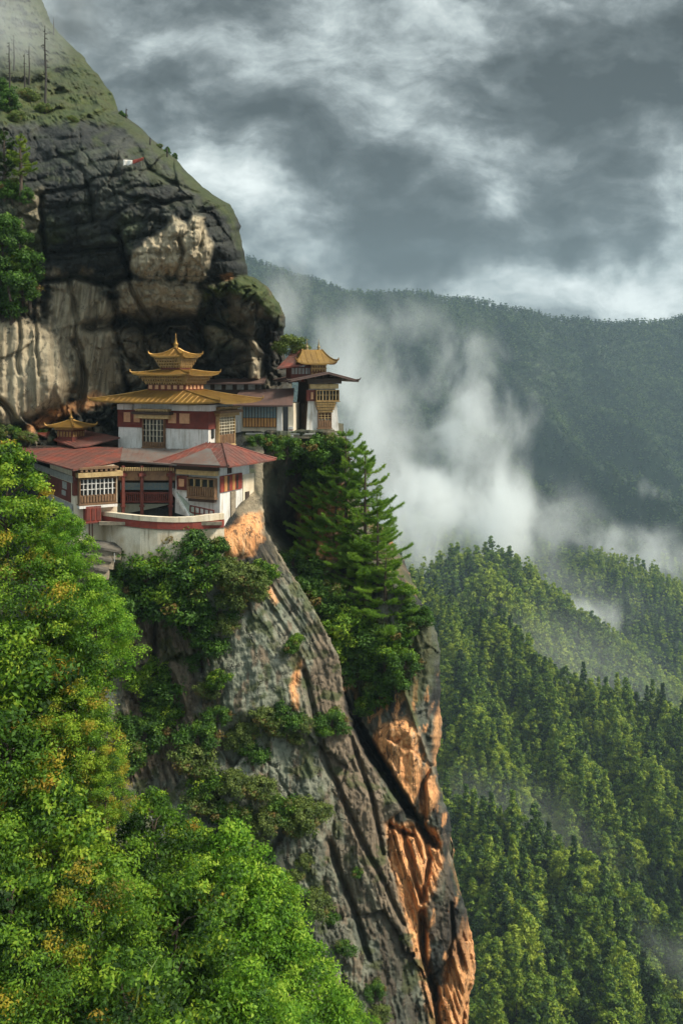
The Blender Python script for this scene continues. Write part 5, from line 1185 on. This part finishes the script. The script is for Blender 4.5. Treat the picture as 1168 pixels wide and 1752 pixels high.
for i, (px, pb, pt, Y, k, w, lab) in enumerate([
    (592, 1020, 733, 109.5, 0, 1.0, 'tallest pine beside the tower, its top reaching the tower foot'), (625, 1045, 765, 107.5, 0, 1.05, 'bright pine with upturned branch tips reaching furthest over the valley'), (556, 990, 752, 112, 1, 1.0, 'pine close to the dark rock recess under the tower'),
    (645, 1085, 850, 106, 1, 1.05, 'middle pine on the outer side of the group'), (604, 1085, 868, 108, 1, .95, 'pine low in the gully, behind the outer pine'), (660, 1145, 950, 104.5, 2, 1.15, 'low pine with drooping skirt above the orange pillar'),
    (625, 1175, 985, 105, 2, 1.1, 'short dark pine at the bottom of the gully'), (570, 1050, 905, 108.5, 2, 1.0, 'young pine standing over the brown rock edge'), (686, 1080, 985, 104, 2, .7, 'small round topped pine on the shoulder at the valley side'), (590, 1130, 1000, 106, 2, .9, 'small shaded pine above the black crevice'), (535, 975, 800, 112.5, 1, 1.1, 'shaded pine nearest the brown streaked recess'), (575, 1010, 790, 110.5, 0, 1.15, 'broad pine behind the tallest one, left of it')]):
    pr = PINES[k]; b, t = P(px, pb, Y), P(px, pt, Y); h = (t.z-b.z)/pr[2]
    r = empty('pine_tree', b, i*1.3+.4, lab, 'pine tree', 'pines beside the tower'); r.scale = (h*w, h*w, h); link('trunk', pr[1], r); link('crown', pr[0], r)

# dark firs on the left ledge, thin dead trees on the top slope
FIR = pine_mesh(511, 7., 2.0, M_FOREST, 10, .35, .9, .3)
for i, (px, pb, pt, lab) in enumerate([(8, 335, 225, 'leftmost dark fir on the upper ledge'), (36, 330, 232, 'dark fir on the upper ledge with bare lower stem'), (22, 545, 395, 'lowest dark fir at the left edge by the pale slabs'), (52, 510, 425, 'small dark fir beside the mossy step')]):
    Y = at_up(px, pb)-.5; b, t = P(px, pb, Y), P(px, pt, Y); h = (t.z-b.z)/7.
    r = empty('fir_tree', b, i, lab, 'fir tree', 'firs on the left ledges'); r.scale = (h, h, h); link('trunk', FIR[1], r); link('crown', FIR[0], r)
for i, (px, pb, pt, nb, lab) in enumerate([(77, 188, 44, 22, 'tallest bare dead tree on the grassy top slope'), (16, 172, 72, 12, 'dead tree with drooping stubs near the left edge of the slope'), (42, 166, 92, 10, 'short dead tree between the two taller ones'), (50, 140, 78, 3, 'thin pale pole of a dead tree behind the others'),
        (24, 120, 60, 3, 'faint dead stem high in the fog'), (92, 60, 30, 2, 'faint snag highest up the foggy slope'), (216, 203, 183, 5, 'small bare tree on the rim of the dark rock'), (257, 246, 234, 2, 'short stick of a dead tree on the rim, upper of two'), (286, 268, 250, 3, 'short stick of a dead tree on the rim, lower of two')]):
    Y = at_up(px, pb)-.3; R = random.Random(600+i); b, t = P(px, pb, Y), P(px, pt, Y); H = t.z-b.z; rad = max(.10, H*.013)
    r = empty('dead_tree', b, 0, lab, 'dead tree', 'dead trees on the top slope')
    MB().tube([(0, 0, -1), (.05*H*.3, 0, H*.4), (0, .02, H*.75), (.02, 0, H)], [rad*1.2, rad, rad*.7, rad*.25], 6).build('trunk', M_SNAG, r)
    for k in range(nb):
        z = H*R.uniform(.3, .98); a = R.uniform(0, 6.28); L = R.uniform(.3, .9)*H*.07*(1.4-z/H)+.15
        MB().tube([(0, 0, z), (math.cos(a)*L*.6, math.sin(a)*L*.6, z-.05*L), (math.cos(a)*L, math.sin(a)*L, z+R.uniform(-.5, .3)*L)], [rad*.5, rad*.36, rad*.15], 4).build('branch', M_SNAG, r)

# ------------------------------------------------------------------ forest on the slopes
def view_table():
    pxs = np.arange(300, 1420, 4.); Ys = np.concatenate([np.arange(150, 1000, 6.), np.arange(1000, 2700, 14.)])
    PX, YY = np.meshgrid(pxs, Ys, indexing='ij'); Z = ground_z((PX-CX)/F*YY, YY); e = Z/YY
    run = np.maximum.accumulate(e, axis=1); run = np.c_[np.full((len(pxs), 1), -9.), run[:, :-1]]
    return pxs, Ys, run
PXS, YS, RUN = view_table()
def in_view(X, Yv, Ztop):
    px = CX+F*X/Yv; i = np.clip(np.round((px-PXS[0])/4).astype(int), 0, len(PXS)-1); j = np.clip(np.searchsorted(YS, Yv)-1, 0, len(YS)-1)
    ok = (Ztop/Yv > RUN[i, j]-.0005) & (px > 420) & (px < 1330)
    py = HY-F*Ztop/Yv
    edge = np.interp(py, [p[1] for p in SIL_LO], [p[0] for p in SIL_LO]); edge = np.where(py < 738, np.interp(py, [p[1] for p in SIL_UP], [p[0] for p in SIL_UP]), edge)
    return ok & (px > edge-190) & (py < 1830), px, px-edge
def scatter(y0, y1, step, seed):
    R = np.random.RandomState(seed); pts = []
    ys = np.arange(y0, y1, step)
    for y in ys:
        x0, x1 = (400-CX)/F*y, (1340-CX)/F*y; xs = np.arange(x0, x1, step); pts.append(np.c_[xs+R.uniform(-.45, .45, len(xs))*step, y+R.uniform(-.45, .45, len(xs))*step])
    p = np.concatenate(pts); z = ground_z(p[:, 0], p[:, 1]); return p[:, 0], p[:, 1], z, R
def forest_mesh(name, seed, H, Rr, prof, nc, per, size, rc, tint0=.5, mat=None):
    R = np.random.RandomState(seed); cm, C = crown(seed, H*.86, Rr, prof, nc, per, size, rc, mat or M_FOREST, 0, name, tint0, 3)
    V = np.empty(len(cm.vertices)*3, np.float32); cm.vertices.foreach_get('co', V); V = V.reshape(-1, 3); V[:, 2] += H*.14; cm.vertices.foreach_set('co', V.ravel()); cm.update(); return cm
near = [forest_mesh('forest_tree', 701+i, 19, r, pf, 95, 36, .80, .95, t0) for i, (r, pf, t0) in enumerate([(3.3, cone, .45), (3.8, egg, .62), (3.1, cone, .3), (3.6, cone, .55)])]
near += [forest_mesh('forest_tree', 731, 25, 2.5, cone, 95, 30, .8, .8, .38), forest_mesh('forest_tree', 732, 15, 4.6, egg, 100, 34, .8, 1.05, .7)]
X, Yv, Z, R = scatter(240, 700, 5.5, 801)
keep, px, clear = in_view(X, Yv, Z+17); X, Yv, Z, px, clear = X[keep], Yv[keep], Z[keep], px[keep], clear[keep]
inside_frame = (px < 1180) & (clear > 0)
order = np.argsort(np.where(inside_frame, Yv, Yv+5000)); ind, rest = order[:300], order[300:]
trunk_small = MB().tube([(0, 0, -3), (0, 0, 4), (0, 0, 10)], [.3, .24, .1], 5).build('trunk', M_BARK); tsm = trunk_small.data; bpy.data.objects.remove(trunk_small)
TONE = [float(v) for v in np.clip(.5+(fbm(X/110, Yv/80, 850, 5)-.5)*3.2, 0, 1)]
LABN = ['conical dark forest tree on the nearest slope at the lower right', 'rounded forest tree on the nearest slope at the lower right', 'slim deep green forest tree on the nearest slope at the lower right', 'full crowned forest tree on the nearest slope at the lower right', 'tall narrow forest tree on the nearest slope at the lower right', 'low broad forest tree on the nearest slope at the lower right']
for n, i in enumerate(ind):
    k = R.randint(6); s = R.uniform(.7, 1.25); r = empty('forest_tree', (X[i], Yv[i], Z[i]-.6), R.uniform(0, 6.28), LABN[k], 'tree', 'forest trees on the nearest slope'); r.scale = (s*R.uniform(.9, 1.2), s*R.uniform(.9, 1.2), s*R.uniform(.9, 1.15))
    cr = link('crown', near[k], r); cr['tone'] = TONE[i]; link('trunk', tsm, r)
def stuff_forest(name, X, Yv, Z, R, meshes, s0, s1, label):
    """one mass of trees: points that carry copies of a few tree shapes"""
    coll = bpy.data.collections.new(name+'_shapes')
    for i, me in enumerate(meshes): coll.objects.link(bpy.data.objects.new('%s_shape_%d' % (name, i), me))
    n = len(X); me = bpy.data.meshes.new(name); me.vertices.add(n); me.vertices.foreach_set('co', np.stack([X, Yv, Z], 1).astype(np.float32).ravel())
    tone = np.clip(.5+(fbm(X/110, Yv/80, 850, 5)-.5)*3.2, 0, 1)
    for nm, typ, v in (('tone', 'FLOAT', tone.astype(np.float32)), ('pick', 'INT', R.randint(0, len(meshes), n).astype(np.int32)), ('turn', 'FLOAT', (R.rand(n)*6.283).astype(np.float32)), ('size', 'FLOAT', (s0+(s1-s0)*R.rand(n)).astype(np.float32))):
        a = me.attributes.new(nm, typ, 'POINT'); a.data.foreach_set('value', v)
    me.update(); o = link(name, me); tag(o, label, 'forest', None, 'stuff')
    g = bpy.data.node_groups.new(name, 'GeometryNodeTree'); g.interface.new_socket('Geometry', in_out='INPUT', socket_type='NodeSocketGeometry'); g.interface.new_socket('Geometry', in_out='OUTPUT', socket_type='NodeSocketGeometry')
    nd = g.nodes; gi, go = nd.new('NodeGroupInput'), nd.new('NodeGroupOutput'); ip = nd.new('GeometryNodeInstanceOnPoints'); ci = nd.new('GeometryNodeCollectionInfo')
    ci.inputs[0].default_value = coll; ci.inputs['Separate Children'].default_value = True; ci.inputs['Reset Children'].default_value = True
    def at(nm, t): q = nd.new('GeometryNodeInputNamedAttribute'); q.data_type = t; q.inputs[0].default_value = nm; return q.outputs[0]
    L = g.links.new; L(gi.outputs[0], ip.inputs['Points']); L(ci.outputs[0], ip.inputs['Instance']); ip.inputs['Pick Instance'].default_value = True
    L(at('pick', 'INT'), ip.inputs['Instance Index']); c = nd.new('ShaderNodeCombineXYZ'); L(at('turn', 'FLOAT'), c.inputs[2]); L(c.outputs[0], ip.inputs['Rotation']); L(at('size', 'FLOAT'), ip.inputs['Scale']); L(ip.outputs[0], go.inputs[0])
    md = o.modifiers.new('trees', 'NODES'); md.node_group = g
    return o
stuff_forest('forest', X[rest], Yv[rest], Z[rest]-.6, R, near, .75, 1.3, 'dense green forest covering the middle slopes on the right')
midm = [forest_mesh('mid_tree', 711+i, 19, r, pf, 30, 12, 1.7, 1.3, t0) for i, (r, pf, t0) in enumerate([(3.3, cone, .45), (3.8, egg, .55), (3.2, cone, .35)])]
X, Yv, Z, R = scatter(700, 1420, 7.8, 802); keep, px, py = in_view(X, Yv, Z+13); NM = keep.sum()
stuff_forest('ridge_forest', X[keep], Yv[keep], Z[keep]-.6, R, midm, .8, 1.35, 'blue green forest on the ridges behind the mist')
farm = [forest_mesh('far_tree', 721+i, 13, r, pf, 9, 6, 3.2, 1.8, t0, M_FAR) for i, (r, pf, t0) in enumerate([(3.3, cone, .3), (3.7, egg, .4)])]
X, Yv, Z, R = scatter(1420, 2620, 8.2, 803); keep, px, py = in_view(X, Yv, Z+15)
stuff_forest('mountain_forest', X[keep], Yv[keep], Z[keep]-.6, R, farm, .8, 1.4, 'dark forest on the far mountain under the clouds')
open("/tmp/forest.txt","w").write(str((len(ind), len(rest), int(NM), int(keep.sum()))))

M_SAP = simple('sapling_bark', (.16, .24, .06), (.10, .15, .04), .8)
# bare pale sapling leaning out of the foreground crowns
a, b = P(205, 1745, 37.5), P(272, 1636, 38.5); r = empty('sapling', a, 0, 'thin pale green sapling stem leaning out of the crowns at the bottom edge', 'sapling')
d = b-a; MB().tube([(0, 0, -2), d*.45+Vector((.05, 0, .05)), d*.8, d], [.05, .04, .028, .012], 6).build('stem', M_SAP, r)
for k, (t, dx, dz) in enumerate(((.55, -.35, .25), (.7, .25, .22), (.82, -.2, .25))): MB().tube([d*t, d*t+Vector((dx*.6, 0, dz*.5)), d*t+Vector((dx, 0, dz))], [.02, .015, .006], 5).build('twig', M_SAP, r)
# ------------------------------------------------------------------ haze and mist
def build_haze():
    zs = []
    mb = MB(); mb.box(-2400, 4200, -80, 3600, -520, 420); o = mb.build('haze', []); tag(o, 'thin grey haze in the valley air', 'haze', None, 'stuff')
    m = bpy.data.materials.new('haze_air'); m.use_nodes = True; N = NT(m.node_tree); N.n.clear()
    out = N.new('ShaderNodeOutputMaterial'); v = N.new('ShaderNodeVolumePrincipled'); v.inputs['Color'].default_value = (.50, .68, .82, 1); v.inputs['Density'].default_value = HAZE; v.inputs['Anisotropy'].default_value = .0
    N.l.new(v.outputs[0], out.inputs['Volume']); o.data.materials.append(m)
HAZE = .000105
build_haze()
import bmesh
def mist(px, py, Y, rx, ry, rz, dens, cell, seed, rot=0., thr=.42, label='', soft_=.0):
    """a bank of mist: a closed ellipsoid whose air thickens in uneven billows"""
    bm = bmesh.new(); bmesh.ops.create_icosphere(bm, subdivisions=3, radius=1.0); me = bpy.data.meshes.new('mist'); bm.to_mesh(me); bm.free()
    o = link('mist', me); o.location = P(px, py, Y); o.scale = (rx*Y/F, rz, ry*Y/F); o.rotation_euler = (0, math.radians(rot), 0); tag(o, label, 'mist', None, 'stuff')
    m = bpy.data.materials.new('mist_air'); m.use_nodes = True; N = NT(m.node_tree); N.n.clear(); out = N.new('ShaderNodeOutputMaterial')
    oc = objc(N); ln = N.new('ShaderNodeVectorMath', operation='LENGTH'); N.l.new(oc, ln.inputs[0])
    fall = N.rng(ln.outputs['Value'], soft_, 1.0, 1., 0.)
    n = N.noise(N.mapping(pos(N), loc=(seed*3.7, seed*1.3, 0), rot=(0, math.radians(rot)-.3, 0), scale=(1.25/cell, .6/cell, .8/cell)), 1., 2 if thr < -.2 else 6, .62, .35)
    d = N.math('SUBTRACT', N.math('ADD', N.math('MULTIPLY', N.math('SUBTRACT', n, .5), 4.6), N.math('MULTIPLY', fall, 1.3)), thr+.25)
    d = N.math('MULTIPLY', N.rng(d, 0., 1.5, 0., 1.), fall)
    v = N.new('ShaderNodeVolumePrincipled'); v.inputs['Color'].default_value = (.94, .97, .98, 1); v.inputs['Anisotropy'].default_value = .15
    N.put(v.inputs['Density'], N.math('MULTIPLY', d, dens)); N.l.new(v.outputs[0], out.inputs['Volume']); me.materials.append(m)
    return o
MIST = [(780, 890, 1080, 330, 170, 120, .060, 95, 1, 8, -.1, 'thick white mist bank lying between cliff and ridges'), (785, 730, 1150, 190, 300, 110, .036, 80, 23, 18, .15, 'mist column rising in front of the dark far mountain'),
    (610, 720, 760, 220, 340, 90, .030, 62, 3, 0, .12, 'pale mist drifting behind the white tower'), (475, 500, 330, 100, 240, 40, .036, 30, 4, 8, .30, 'bright mist along the edge of the dark rock'),
    (1010, 1062, 990, 180, 75, 60, .030, 50, 5, 8, .05, 'small mist patch in the side valley'), (1110, 955, 1330, 220, 90, 70, .034, 65, 6, 14, .0, 'mist tongue behind the right hand ridge'),
    (900, 1410, 480, 230, 80, 34, .026, 30, 7, 20, .25, 'thin mist over the lower forest'), (1160, 1640, 320, 140, 190, 25, .022, 26, 8, 0, .40, 'thin mist at the lower right edge'), (1105, 840, 1600, 70, 40, 30, .022, 45, 9, 10, .34, 'tiny mist wisp on the far slope'),
    (960, 1130, 690, 420, 130, 45, .0042, 120, 12, 22, -.6, 'thin valley air behind the bright middle ridge'), (980, 1010, 1040, 380, 90, 50, .0035, 120, 13, 16, -.5, 'thin valley air behind the dark spur'), (900, 1440, 436, 420, 150, 22, .0075, 60, 14, 24, -.3, 'thin valley air behind the nearest forest slope'),
    (30, 20, 140, 230, 180, 28, .045, 16, 10, 0, .02, 'grey fog over the grassy top of the cliff'), (680, 560, 1900, 260, 140, 120, .006, 95, 11, 20, .40, 'faint mist veil across the far mountain')]
for a in MIST: mist(*a[:11], label=a[11])
